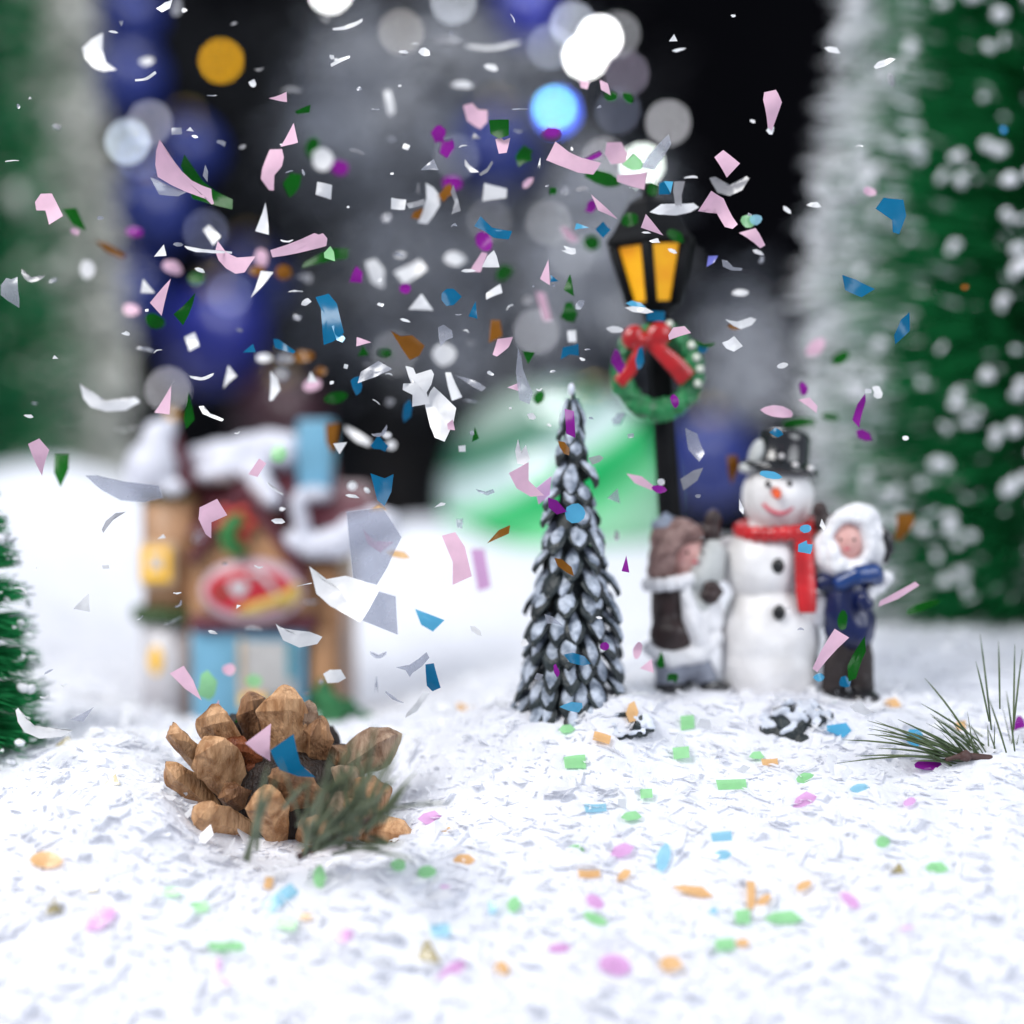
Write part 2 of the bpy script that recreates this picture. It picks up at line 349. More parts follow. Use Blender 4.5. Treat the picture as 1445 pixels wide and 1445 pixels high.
boughs.build('crown', [M['fir_dark'], M['fir_grey'], M['fir_flock_lit']], fir, smooth=False)

M['navy_glow_bauble'] = material('navy_glow_bauble', (0.006, 0.018, 0.15), 0.4, 0.2, 0.3, coat=0.2)  # navy and blue balls stand in for blue light glowing on the fir
M['blue_glow_bauble'] = material('blue_glow_bauble', (0.006, 0.012, 0.20), 0.35, 0.2, 0.3, coat=0.3)
M['wine_bauble'] = material('wine_bauble', (0.035, 0.004, 0.010), 0.4, 0.2, 0.3, coat=0.2)
M['gold_cap'] = material('gold_cap', (0.6, 0.45, 0.15), 0.3, 0.1, 2, metal=1.0)
for px, py, r, d, mk, lab in [(170, 110, 58, 127, 'navy_glow_bauble', 'navy blurred bauble standing for blue glow behind the ice blue light'), (262, 215, 48, 131, 'navy_glow_bauble', 'small navy blurred bauble standing for blue glow right of the ice blue light'), (178, 420, 60, 126, 'navy_glow_bauble', 'navy blurred bauble standing for blue glow half hidden by the left frosted tree'), (212, 300, 62, 126, 'navy_glow_bauble', 'dark blue blurred bauble standing for blue glow beside the left frosted tree'), (300, 478, 72, 124, 'blue_glow_bauble', 'large vivid blue blurred bauble standing for glow above the cottage roof'), (742, 14, 46, 125, 'blue_glow_bauble', 'blue blurred bauble standing for glow beside the bright white lights at top edge'), (178, 22, 46, 125, 'navy_glow_bauble', 'blue blurred bauble standing for glow in the top left corner'), (1003, 652, 66, 118, 'navy_glow_bauble', 'dim blue blurred bauble between lamp post and snowman'), (700, 215, 60, 136, 'navy_glow_bauble', 'faint blue blurred bauble standing for glow below the cyan light'), (395, 590, 62, 120, 'wine_bauble', 'dark wine red blurred bauble behind the cottage chimney'), (350, 395, 55, 134, 'navy_glow_bauble', 'deep navy blurred bauble standing for blue glow higher up above the cottage')]:
    c = P(px, py, d); rr = r * d / F
    t = thing('bauble', lab, 'bauble', c - Vector((0, 0, rr)), 'baubles on the flocked fir')
    b = MB(); b.ball(c, rr, 28, 18); b.build('ball', M[mk], t)
    b = MB(); b.lathe(c + Vector((0, 0, rr * .97)), [(rr * .2, 0), (rr * .2, rr * .16), (rr * .05, rr * .2)], 12); b.build('cap', M['gold_cap'], t)

BULBS = [(180, 200, (0.74, .86, 1.0), 22, 'pale ice blue light disc beside the left frosted tree'), (211, 173, (.86, .86, 1.0), 8.5, 'dim lavender light disc overlapping the ice blue one'), (312, 86, (1.0, .50, .01), 20, 'amber orange light disc against the dark fir'), (566, 45, (.9, .85, .8), 7, 'dim warm grey light disc at top centre'), (640, 2, (.85, .9, 1), 14, 'white light disc cut by the top edge right of centre'), (466, -12, (1, 1, 1), 60, 'bright white light disc cut by the top edge left of centre'), (808, 34, (.80, .86, 1), 16, 'pale blue light disc left of the brightest pair'), (846, 54, (1, 1, 1), 110, 'brightest white light disc, upper of the glaring pair'), (826, 80, (1, 1, 1), 90, 'glaring white light disc, lower of the brightest pair'), (872, 48, (.8, .8, .85), 6, 'dim grey light disc right of the brightest pair'), (776, 66, (.75, .82, 1), 7, 'dim bluish light disc lower left of the brightest pair'), (782, 152, (.16, .62, 1), 40, 'glowing cyan light disc above the pink strip'), (786, 158, (.10, .18, 1), 13, 'deep blue bulb added for the rim of the cyan disc'), (943, 173, (.86, .85, .9), 13, 'light grey disc above the lamp on the black backdrop'), (884, 104, (.75, .66, .85), 4.5, 'dim violet light disc under the brightest pair'), (906, 233, (.92, 1, .94), 46, 'bright white green light disc just above the lamp'), (853, 226, (.85, .83, .86), 8, 'dim grey light disc left of the white green one'), (774, 314, (.8, .8, .82), 5, 'faint grey light disc right of centre'), (806, 360, (.8, .8, .85), 2.5, 'very faint grey light disc left of the lamp glass'), (644, 222, (.8, .85, 1), 3, 'faint light disc behind the magenta confetti'), (690, 312, (.85, .85, .9), 1.8, 'barely visible light disc above the blue curved strip'), (757, 468, (.85, .85, .92), 7.5, 'round grey light disc above the small snowy tree'), (324, 416, (.6, .65, 1), 3.5, 'faint blue light disc above the cottage'), (290, 327, (.6, .65, 1), 3.5, 'faint blue light disc under the big pink crescent'), (237, 550, (.9, .88, .95), 11, 'pale grey light disc above the cottage tower'), (176, 574, (.92, .96, 1), 46, 'bright white light disc beside the cottage tower'), (195, 222, (.4, .5, 1), 4, 'faint blue light disc under the ice blue one'), (872, 157, (.6, .65, .9), 2.5, 'very faint blue disc above the white green one'), (556, 500, (.9, .9, .95), 3, 'faint light disc above the crumpled white flake')]
M['bulb_cap'] = material('bulb_cap', (0.02, 0.05, 0.02), 0.5, 0.1, 2)
for i, (px, py, col, st, lab) in enumerate(BULBS):
    d = 122 - (i % 4) * .4; c = P(px, py, d); r = (13.0 if 'deep blue' in lab else 5.6) * d / F  # oversized deep blue bulb is added as the cyan light's rim
    t = thing('fairy_light', lab, 'light', c, 'string lights on the flocked fir')
    b = MB(); b.ball(c, (r, r, r * 1.1), 14, 10); b.build('bulb', glow('bulb_glow', col, st * .72), t)
    b = MB(); b.lathe(c + Vector((0, r * .6, r * .95)), [(r * .5, 0), (r * .5, r * .8), (r * .2, r * .9)], 10); b.build('socket', M['bulb_cap'], t)

# ------------------------------------------------------------------ striped green glass ball half sunk in the snow behind
def stripes():
    m = bpy.data.materials.new('striped_glass'); m.use_nodes = True; N = m.node_tree.nodes; L = m.node_tree.links; b_ = N['Principled BSDF']
    tc = N.new('ShaderNodeTexCoord'); mp = N.new('ShaderNodeMapping'); mp.inputs['Rotation'].default_value = (math.radians(-12), math.radians(26), 0)
    L.new(tc.outputs['Object'], mp.inputs['Vector']); nz = N.new('ShaderNodeTexNoise'); nz.inputs['Scale'].default_value = .2
    ad = N.new('ShaderNodeVectorMath'); ad.operation = 'MULTIPLY_ADD'; L.new(nz.outputs['Color'], ad.inputs[0]); ad.inputs[1].default_value = (.6, .6, .6); L.new(mp.outputs[0], ad.inputs[2]); L.new(tc.outputs['Object'], nz.inputs['Vector'])
    sx = N.new('ShaderNodeSeparateXYZ'); L.new(ad.outputs[0], sx.inputs[0])
    mr = N.new('ShaderNodeMapRange'); mr.inputs[1].default_value = -7.5; mr.inputs[2].default_value = 7.5; L.new(sx.outputs[2], mr.inputs[0])
    rp = N.new('ShaderNodeValToRGB'); L.new(mr.outputs[0], rp.inputs[0]); cr = rp.color_ramp
    stops = [(0.000, (.22, .62, .30)), (0.455, (.42, .88, .52)), (0.525, (.20, .84, .36)), (0.585, (.03, .60, .16)), (0.615, (.0, .34, .09)), (0.655, (.01, .50, .13)), (0.690, (.03, .72, .20)), (0.725, (.66, .82, .78)), (0.815, (.55, .70, .68)), (0.845, (.03, .18, .09)), (0.895, (.02, .16, .08)), (0.935, (.26, .36, .30)), (1.000, (.32, .40, .35))]
    while len(cr.elements) < len(stops): cr.elements.new(.5)
    for e, (p_, c_) in zip(cr.elements, stops): e.position = p_
    for e, (p_, c_) in zip(cr.elements, stops): e.color = (*c_, 1)
    L.new(rp.outputs[0], b_.inputs['Base Color']); b_.inputs['Roughness'].default_value = .18; b_.inputs['Coat Weight'].default_value = .5
    return m
c = P(784, 700, 90); rr = 166 * 88 / F
t = thing('glass_ball', 'large blurred glass ball striped green and white behind the small snowy tree', 'ornament', c)
b = MB(); b.ball(c, rr, 40, 26); b.build('ball', stripes(), t)
b = MB(); b.lathe(c + Vector((2.5, 3, rr * .86)), [(.9, 0), (.9, .7), (.3, .9)], 14); b.build('cap', M['gold_cap'], t)
# ------------------------------------------------------------------ cottage (glazed ceramic, out of focus)
class Local:
    """Places shapes by photograph position on an upright plane d centimetres away; dy pushes further back."""
    def __init__(s, d): s.d = d; s.s = d / F
    def __call__(s, px, py, dy=0.0):
        p = P(px, py, s.d); q = P(px, py, s.d); return Vector((p.x, P(722.5, 722.5, s.d).y + dy, p.z))
M['tan_wall'] = material('tan_wall', (0.44, 0.235, 0.115), 0.45, 0.25, .8, bump=.3)
M['brown_wall'] = material('brown_wall', (0.27, 0.135, 0.06), 0.45, 0.25, .8, bump=.3)
M['peach_wall'] = material('peach_wall', (0.40, 0.225, 0.12), 0.45, 0.2, .8, bump=.3)
M['maroon'] = material('maroon', (0.105, 0.022, 0.032), 0.4, 0.25, 1.0)
M['ceramic_white'] = material('ceramic_white', (0.58, 0.56, 0.58), 0.35, 0.06, 1.0, coat=.2)
M['snow_glaze'] = material('snow_glaze', (0.64, 0.65, 0.73), 0.4, 0.06, 1.0, bump=.2)
M['sky_blue'] = material('sky_blue', (0.16, 0.38, 0.53), 0.4, 0.10, 1.0)
M['yellow_glass'] = material('yellow_glass', (0.85, 0.48, 0.015), 0.3, 0.1, 1.0, emit=.35)  # slight emission added to brighten the yellow windows and sill
M['cream'] = material('cream', (0.60, 0.44, 0.28), 0.4, 0.1, 1.0)
M['garland'] = material('garland', (0.035, 0.075, 0.02), 0.6, 0.3, 2.0)
M['sign_pink'] = material('sign_pink', (0.56, 0.40, 0.44), 0.4, 0.06, 1.0)
M['sign_red'] = material('sign_red', (0.50, 0.018, 0.035), 0.4, 0.1, 1.0)
M['leaf_green'] = material('leaf_green', (0.02, 0.17, 0.035), 0.5, 0.2, 1.0)
M['flower_red'] = material('flower_red', (0.55, 0.04, 0.03), 0.45, 0.15, 1.0)
M['gold_paint'] = material('gold_paint', (0.55, 0.38, 0.08), 0.4, 0.2, 1.5)
M['window_grey'] = material('window_grey', (0.48, 0.47, 0.46), 0.3, 0.08, 1.0)
M['orange_cap'] = material('orange_cap', (0.75, 0.38, 0.05), 0.4, 0.1, 1.0)
M['teal'] = material('teal', (0.05, 0.28, 0.36), 0.4, 0.1, 1.0)
M['bush_green'] = material('bush_green', (0.02, 0.14, 0.045), 0.7, 0.3, 2.0)

def cottage():
    A = Local(49.3); s = A.s
    t = thing('cottage', 'blurred ceramic gingerbread cottage with oval red sign, snowy roof and blue chimney', 'house', A(340, 1035, 2))
    def rect(name, x0, y0, x1, y1, dy, thick, mat, parent=t, bev=.12, **k):
        b = MB(); b.prism([A(x0, y1, dy), A(x1, y1, dy), A(x1, y0, dy), A(x0, y0, dy)], (0, thick, 0)); return b.build(name, mat, parent, smooth=True, bevel=bev, **k)
    # tower
    tc = A(220, 1045, 1.6)
    b = MB(); b.lathe(tc, [(40 * s, 0), (40 * s, 165 * s)], 28); b.build('tower_base', M['ceramic_white'], t)
    b = MB(); b.ball(A(210, 938, .62), (10 * s, .12, 21 * s), 16, 10); b.build('slot_window', M['yellow_glass'], t)
    b = MB()
    for k in range(40):
        q = 2 * math.pi * k / 40; b.ball(A(220, 874, 1.6) + Vector((43 * s * math.cos(q), 43 * s * math.sin(q), random.uniform(-.06, .06))), random.uniform(.22, .34), 8, 6)
    b.build('garland', M['garland'], t, remesh=.08, soft=2)
    b = MB(); b.lathe(A(224, 872, 1.6), [(38 * s, 0), (40 * s, 85 * s), (38 * s, 172 * s)], 28); b.build('tower_wall', M['peach_wall'], t)
    w = rect('window', 188, 768, 242, 830, .48, .5, M['cream'])
    rect('pane', 196, 776, 234, 822, .36, .15, M['yellow_glass'], w, bev=.03)
    rect('shutter_panel', 207, 784, 224, 808, .28, .1, M['ceramic_white'], w, bev=.03)
    b = MB(); b.lathe(A(222, 706, 1.6), [(44 * s, 0), (46 * s, 8 * s), (43 * s, 15 * s)], 28); b.build('cornice', M['garland'], t)
    rf = MB(); rf.lathe(A(222, 697, 1.6), [(50 * s, 0), (42 * s, 18 * s), (24 * s, 66 * s), (7 * s, 104 * s)], 28); rf = rf.build('tower_roof', M['maroon'], t)
    b = MB(); b.ball(A(205, 662, .9), (38 * s, 32 * s, 40 * s)); b.ball(A(212, 625, 1.2), (24 * s, 22 * s, 34 * s)); b.ball(A(226, 604, 1.5), (12 * s, 12 * s, 18 * s)); b.ball(A(190, 688, .9), (26 * s, 24 * s, 14 * s)); b.ball(A(238, 690, .6), (20 * s, 14 * s, 12 * s))
    b.build('snow_cap', M['snow_glaze'], rf, remesh=.12, soft=4)
    b = MB(); b.ball(A(229, 588, 1.6), (8 * s, 8 * s, 9 * s)); b.build('finial', M['orange_cap'], rf)
    # main body behind the gable
    rect('side_wall', 300, 760, 474, 1045, 1.2, 5.0, M['brown_wall'])
    b = MB(); b.prism([A(255, 760, .9), A(478, 760, .9), A(455, 645, 3.4), A(262, 640, 3.4)], (0, .35, .2)); rm = b.build('roof', M['maroon'], t, bevel=.1)
    b = MB()
    for x, y, rx, ry, dy in [(262, 650, 28, 22, 2.9), (288, 645, 30, 24, 2.8), (310, 650, 24, 20, 2.6), (330, 636, 34, 24, 3.0), (360, 634, 34, 28, 3.0), (388, 640, 28, 30, 2.9), (300, 668, 20, 18, 2.0), (360, 690, 20, 20, 1.4), (378, 706, 16, 16, .8), (345, 668, 22, 18, 2), (280, 672, 22, 14, 1.9)]:
        b.ball(A(x, y, dy), (rx * s, .8, ry * s), 14, 10)
    b.build('roof_snow', M['snow_glaze'], rm, remesh=.13, soft=4)
    # right hand roof wing with its snowy eave
    b = MB(); b.prism([A(392, 760, .6), A(430, 780, .3), A(545, 745, 1.2), A(505, 692, 2.6), A(440, 690, 2.6)], (0, .4, .2)); wing = b.build('roof', M['maroon'], t, bevel=.1)
    b = MB()
    for x, y, rx, ry in [(412, 766, 22, 17), (440, 772, 28, 20), (470, 768, 30, 24), (500, 754, 30, 28), (528, 744, 28, 28), (548, 742, 18, 22), (420, 716, 12, 26), (426, 742, 10, 20)]:
        b.ball(A(x, y, .3), (rx * s, .6, ry * s), 14, 10)
    b.build('eave_snow', M['snow_glaze'], wing, remesh=.13, soft=4)
    ch = rect('chimney', 408, 592, 456, 700, 1.9, 1.6, M['sky_blue'])
    b = MB(); b.ball(A(432, 702, 1.9), (30 * s, .9, 14 * s), 14, 10); b.build('chimney_snow', M['snow_glaze'], ch, remesh=.12, soft=3)
    # front gable
    b = MB(); b.prism([A(266, 886, .1), A(440, 886, .1), A(428, 800, .1), A(342, 688, .1), A(270, 778, .1)], (0, 2.0, 0)); b.build('gable', M['tan_wall'], t, bevel=.1)
    b = MB(); b.prism([A(262, 790, -.25), A(276, 795, -.25), A(343, 704, -.25), A(341, 676, -.25)], (0, .5, 0)); b.prism([A(440, 816, -.252), A(424, 820, -.252), A(343.5, 704, -.252), A(343.5, 676, -.252)], (0, .5, 0)); b.build('bargeboard', M['maroon'], t, bevel=.05)
    b = MB()
    for k in range(6):
        q = k * math.pi / 3; b.ball(A(332 + 17 * math.cos(q), 738 + 15 * math.sin(q), -.2), (15 * s, .15, 9 * s), 10, 8, Matrix.Rotation(q, 3, 'Y'))
    fl = b.build('poinsettia', M['flower_red'], t)
    b = MB(); b.tube([A(346, 728, -.45), A(332, 736, -.45), A(324, 752, -.45), A(328, 770, -.45), A(348, 780, -.45)], [.2, .3, .32, .3, .2], 8); b.build('ribbon', M['leaf_green'], fl)
    sg = MB(); sg.ball(A(356, 834, -.15), (74 * s, .3, 47 * s), 32, 12); sg = sg.build('sign', M['sign_pink'], t)
    b = MB(); b.ball(A(354, 833, -.36), (62 * s, .18, 33 * s), 28, 10); b.build('sign_panel', M['sign_red'], sg)
    b = MB(); b.prism([A(340 + 15 * x, 829 - 14 * y, -.62) for x, y in [(0, -1), (.62, -.3), (.95, .25), (.85, .75), (.5, .9), (.15, .75), (0, .5), (-.15, .75), (-.5, .9), (-.85, .75), (-.95, .25), (-.62, -.3)]], (0, .12, 0)); b.build('heart', M['ceramic_white'], sg, smooth=False)
    b = MB(); b.ball(A(316, 835, -.5), (9 * s, .1, 5 * s), 10, 6); b.build('leaf', M['garland'], sg)
    b = MB(); b.tube([A(338, 862, -.45), A(362, 856, -.5), (A(388, 848, -.5)), A(412, 840, -.5), A(424, 836, -.4)], [.12, .22, .2, .26, .2], 8); b.tube([A(400, 858, -.4), A(414, 842, -.5), A(420, 822, -.4)], [.12, .2, .12], 8); b.build('trumpet', M['gold_paint'], sg)
    b = MB(); b.tube([A(352, 808, -.5), A(368, 806, -.55), A(384, 822, -.55), A(394, 838, -.5)], [.08, .11, .11, .08], 8); b.build('ribbon', M['ceramic_white'], sg)
    rect('beam', 266, 868, 444, 892, -.1, 1.4, M['maroon'])
    rect('shop_wall', 264, 892, 428, 1045, .2, 1.4, M['sky_blue'])
    w = rect('window', 338, 908, 416, 986, .0, .5, M['window_grey'])
    rect('frame', 334, 904, 342, 990, -.1, .4, M['cream'], w, bev=.03); rect('sill', 336, 984, 372, 1000, -.12, .5, M['yellow_glass'], w, bev=.03)
    rect('curtain', 403, 908, 414, 960, -.1, .3, M['teal'], w, bev=.03)
    rect('corner_post', 432, 800, 476, 1045, .5, 1.0, M['brown_wall'])
    rect('wall_post', 258, 770, 272, 1045, .45, 1.0, M['brown_wall'])
    rect('side_panel', 438, 892, 470, 1045, .3, .6, M['tan_wall'])
cottage()
def bush(px, py, d, n, r, mat, label, name='bush', w=1, mi=None):
    c = P(px, py, d); t = thing(name, label, 'bush', c); b = MB()
    for i in range(n):
        q = random.uniform(0, 6.28); rr = r * math.sqrt(random.random()); z = random.uniform(0, 1) * r * 1.4 * (1 - rr / r * .7)
        b.ball(c + Vector((rr * math.cos(q) * w, rr * math.sin(q) * .6, z)), random.uniform(.2, .38) * r * .8, 8, 6)
    b.build('foliage', mat, t, remesh=r * .05, soft=2, wob=r * .08, wscale=4 / r); return t
bush(470, 1022, 47.6, 34, 1.15, M['bush_green'], 'small green blurred bush at the right corner of the cottage')

# ------------------------------------------------------------------ street lamp and its wreath
M['lamp_black'] = material('lamp_black', (0.005, 0.0055, 0.0065), 0.6, 0.25, 2.0, bump=.15, spec=.15)
M['amber'] = material('amber', (0.85, 0.42, 0.004), 0.35, col2=(0.72, 0.28, 0.002), scale=.9, emit=.35)
def lamp():
    A = Local(41.3); s = A.s
    t = thing('street_lamp', 'black miniature street lamp with glowing amber panes behind the figures', 'lamp', A(950, 985))
    ax = lambda y: 916 + (y - 300) * .069
    b = MB(); b.tube([A(ax(y), y) for y in (990, 840, 700, 560, 450)], [20 * s, 18 * s, 17 * s, 16 * s, 16 * s], 8); b.build('post', M['lamp_black'], t)
    b = MB(); b.lathe(A(953, 990), [(34 * s, -6 * s), (34 * s, 14 * s), (24 * s, 30 * s), (20 * s, 44 * s)], 16); b.build('base', M['lamp_black'], t)
    tl = Matrix.Rotation(math.radians(-3.5), 3, 'Y')
    c = A(922, 438)
    b = MB(); b.lathe(c, [(17 * s, -16 * s), (19 * s, -6 * s), (34 * s, 0), (33 * s, 6 * s)], 6, phase=.32, tilt=tl); b.build('collar', M['lamp_black'], t)
    z0, z1, r0, r1 = 6 * s, 90 * s, 34 * s, 57 * s
    fr = MB(); pn = []
    for k in range(6):
        q = .32 + k * math.pi / 3; q2 = q + math.pi / 3
        e = lambda r, a, z: c + tl @ Vector((r * math.cos(a), r * math.sin(a), z))
        fr.tube([e(r0, q, z0), e(r1, q, z1)], 8.5 * s, 8)
        fr.tube([e(r1, q, z1), e(r1, q2, z1)], 4.5 * s, 6); fr.tube([e(r0, q, z0), e(r0, q2, z0)], 4.5 * s, 6)
        k9 = .95
        pn.append([e(r0 * k9, q, z0), e(r0 * k9, q2, z0), e(r1 * k9, q2, z1), e(r1 * k9, q, z1)])
    fr.build('lantern_frame', M['lamp_black'], t)
    for k, q in enumerate(pn):
        n = (q[1] - q[0]).cross(q[3] - q[0]).normalized(); b = MB(); b.prism(q, n * .05); b.build('pane', M['amber'], t, smooth=False)
    b = MB(); b.lathe(c, [(20 * s, 88 * s), (68 * s, 90 * s), (67 * s, 96 * s), (56 * s, 108 * s), (44 * s, 128 * s), (30 * s, 147 * s), (16 * s, 156 * s)], 6, phase=.32, tilt=tl); b.build('roof', M['lamp_black'], t, smooth=False, bevel=.04)
    b = MB(); b.lathe(c, [(15 * s, 154 * s), (10 * s, 158 * s), (7 * s, 161 * s), (12 * s, 166 * s), (12 * s, 171 * s), (4 * s, 178 * s)], 14, tilt=tl); b.build('finial', M['lamp_black'], t)
lamp()
M['wreath_green'] = material('wreath_green', (0.006, 0.17, 0.045), 0.42, 0.35, 2.5, bump=.6, bscale=5, coat=.3)
M['bow_red'] = material('bow_red', (0.42, 0.006, 0.008), 0.3, 0.15, 2.0, coat=.4)
M['bead_white'] = material('bead_white', (0.72, 0.76, 0.66), 0.35, 0.08, 2.0)
def wreath():
    A = Local(40.65); s = A.s
    t = thing('wreath', 'green wreath with red bow and white beads hanging on the street lamp', 'wreath', A(926, 594))
    c = (926, 526); b = MB()
    for k in range(44):
        q = 2 * math.pi * k / 44
        b.ball(A(c[0] + 51 * math.cos(q) + random.uniform(-2, 2), c[1] + 54 * math.sin(q) + random.uniform(-2, 2), random.uniform(-.08, .08)), (15 * s * random.uniform(.85, 1.15),) * 3, 10, 8)
    for k in range(110):
        q = random.uniform(0, 6.28); a = random.uniform(-1.2, 1.2); rr = 53 + 15 * math.sin(a)
        p = A(c[0] + rr * math.cos(q), c[1] + rr * math.sin(q), -15 * s * math.cos(a)); b.ball(p, (7 * s, 3.5 * s, 4 * s), 8, 6, Matrix.Rotation(-q + random.gauss(1.2, .5), 3, 'Y'))
    b.build('ring', M['wreath_green'], t, remesh=.045, soft=1)
    bw = MB()
    bw.ball(A(890, 478, -.45), (15 * s, .22, 18 * s), 16, 12, Matrix.Rotation(.5, 3, 'Y')); bw.ball(A(926, 474, -.45), (19 * s, .22, 17 * s), 16, 12, Matrix.Rotation(-.4, 3, 'Y')); bw.ball(A(906, 483, -.6), (8 * s, .16, 9 * s), 12, 8)
    bw.tube([A(908, 486, -.55), A(930, 500, -.55), A(950, 518, -.5), A(966, 536, -.4)], [5 * s, 12 * s, 14 * s, 15 * s], 12, flat=.35)
    bw.tube([A(902, 488, -.55), A(895, 506, -.5), A(886, 524, -.45), A(870, 542, -.4)], [5 * s, 9 * s, 10 * s, 10 * s], 12, flat=.4)
    bw.build('bow', M['bow_red'], t, remesh=.04, soft=2)
    for x, y in [(941, 460), (972, 489), (979, 506), (984, 522), (981, 542)]:
        b = MB(); b.ball(A(x, y, -.34), 5.5 * s, 12, 8); b.build('bead', M['bead_white'], t)
wreath()

# ------------------------------------------------------------------ small resin fir with snow tipped scales
M['scale_dark'] = material('scale_dark', (0.016, 0.024, 0.026), 0.45, 0.45, 1.6, bump=.5, bscale=6)
M['scale_snow'] = material('scale_snow', (0.56, 0.62, 0.72), 0.5, col2=(0.15, 0.185, 0.24), scale=3.4, bump=.7, bscale=9)
M['tip_snow'] = material('tip_snow', (0.60, 0.64, 0.72), 0.5, 0.15, 2.0)
def scale_leaf(dk, sn, base, out, up, L_, w, th):
    """A drooping pointed lobe: dark body, pale ridged face lying on its upper side."""
    side = out.cross(up).normalized(); sec = [(0, .35, .0), (.25, .75, .07), (.5, 1.0, .11), (.72, .88, .10), (.90, .52, .05), (1.0, .12, .0)]
    def loft(mb, lift, ws, ts):
        vs = []; fs = []; n = 9
        for tt, ww, ar in sec:
            c = base + out * (L_ * tt * ts) + up * (ar * L_ + lift)
            for k in range(n):
                q = math.pi * 2 * k / n; vs.append(c + side * (w * ww * ws * math.cos(q)) + up * (th * math.sin(q) * (1 - .5 * abs(math.cos(q)))))
        for i in range(len(sec) - 1):
            for k in range(n): fs.append((i * n + k, i * n + (k + 1) % n, (i + 1) * n + (k + 1) % n, (i + 1) * n + k))
        fs.append(tuple(range(n))); fs.append(tuple((len(sec) - 1) * n + k for k in range(n - 1, -1, -1)))
        mb.add(vs, fs)
    loft(dk, 0, 1, 1)
    if random.random() < .95: loft(sn, th * .75, random.uniform(.50, .78), random.uniform(.74, .98))
def resin_tree():
    A = Local(38.6); s = A.s; base = A(808, 1012); t = thing('snowy_tree', 'small dark resin fir with snow tipped scale branches beside the figures', 'tree', base)
    top = A(806, 556); H = top.z - base.z
    b = MB(); b.lathe(base, [(40 * s, -.6), (48 * s, 0), (28 * s, H * .45), (12 * s, H * .85), (2 * s, H)], 16); b.build('trunk', M['scale_dark'], t)
    dk = MB(); sn = MB(); rows = 14
    for i in range(rows):
        f = i / (rows - 1); z = base.z + H * (.015 + .865 * f); R = (64 * (1 - f) ** .84 + 11) * s
        cnt = max(5, int(round(13.5 * (1 - f) + 4))); Ls = (52 - 13 * f) * s
        for k in range(cnt):
            ph = 2 * math.pi * (k + .5 * (i % 2)) / cnt + random.uniform(-.16, .16)
            o_ = Vector((math.cos(ph), math.sin(ph), 0)); st = math.radians(random.uniform(46, 70))
            out = (o_ * math.cos(st) + Vector((0, 0, -math.sin(st)))).normalized(); up = (o_ * math.sin(st) + Vector((0, 0, math.cos(st)))).normalized()
            bpt = Vector((base.x, base.y, z + Ls * .45 + random.uniform(-.08, .08))) + o_ * (R - Ls * .42 + random.uniform(-.05, .08))
            scale_leaf(dk, sn, bpt, out, up, Ls * random.uniform(.86, 1.18), max(.20, math.pi * R / cnt * random.uniform(1.0, 1.25)), .085)
    for k in range(5):
        ph = k * 1.26; o_ = Vector((math.cos(ph), math.sin(ph), 0)); out = (o_ * .22 + Vector((0, 0, -1))).normalized(); up = (o_ + Vector((0, 0, .22))).normalized()
        scale_leaf(dk, sn, top + Vector((0, 0, -.15)) + o_ * .04, out, up, 52 * s, 7 * s, .07)
    dk.build('crown', M['scale_dark'], t, wob=.03, wscale=3); sn.build('snow', M['scale_snow'], t, wob=.04, wscale=4)
    b = MB(); b.ball(top + Vector((0, 0, .12)), (5 * s, 5 * s, 9 * s)); b.build('tip', M['tip_snow'], t)
resin_tree()
def snowy_clump(px, py, d, n, r, label, name='snowy_bush', cover=.7):
    c = P(px, py, d); t = thing(name, label, 'bush', c); dk = MB(); sn = MB()
    for i in range(n):
        ph = random.uniform(0, 6.28); q = math.sqrt(random.random()); h = (1 - q * q) * r * .75 * random.uniform(.5, 1)
        p = c + Vector((r * q * math.cos(ph), r * .6 * q * math.sin(ph), h)); e = Matrix.Rotation(random.uniform(0, 3), 3, 'Z') @ Matrix.Rotation(random.uniform(-.6, .6), 3, 'X')
        dk.ball(p, (r * random.uniform(.16, .26), r * random.uniform(.12, .2), r * random.uniform(.10, .18)), 8, 6, e)
        if random.random() < cover: sn.ball(p + Vector((random.gauss(0, .05), -.05, r * .10)), (r * random.uniform(.13, .22), r * random.uniform(.13, .20), r * random.uniform(.06, .13)), 8, 6, e)
    dk.build('leaves', M['scale_dark'], t, remesh=.05, soft=1, wob=.09, wscale=5); sn.build('snow', M['tip_snow'], t, remesh=.05, soft=1, wob=.09, wscale=4)
snowy_clump(1128, 1042, 38.2, 90, 1.25, 'low clump of snow covered dark leaves in front of the snowman')
snowy_clump(890, 1036, 37.3, 22, .75, 'flat dark clump nearly buried in snow below the small snowy tree', cover=1.0)  # bush form put over a dark smear in the snow

# ------------------------------------------------------------------ snowman and the two children
M['body_white'] = material('body_white', (0.86, 0.85, 0.85), 0.45, col2=(0.66, 0.64, 0.63), scale=.7, bump=.25, bscale=4, coat=.1)
M['hat_black'] = material('hat_black', (0.008, 0.009, 0.010), 0.18, 0.2, 2.0, coat=.6)
M['scarf_red'] = material('scarf_red', (0.50, 0.010, 0.014), 0.32, 0.2, 2.0, bump=.3, bscale=4, coat=.3)
M['carrot'] = material('carrot', (0.75, 0.10, 0.02), 0.4, 0.1, 3.0)
M['mouth_pink'] = material('mouth_pink', (0.62, 0.09, 0.13), 0.4, 0.1, 3.0)
M['coal'] = material('coal', (0.010, 0.010, 0.010), 0.3, 0.2, 3.0, coat=.3)
M['skin'] = material('skin', (0.68, 0.42, 0.37), 0.45, col2=(0.66, 0.34, 0.31), scale=.8)
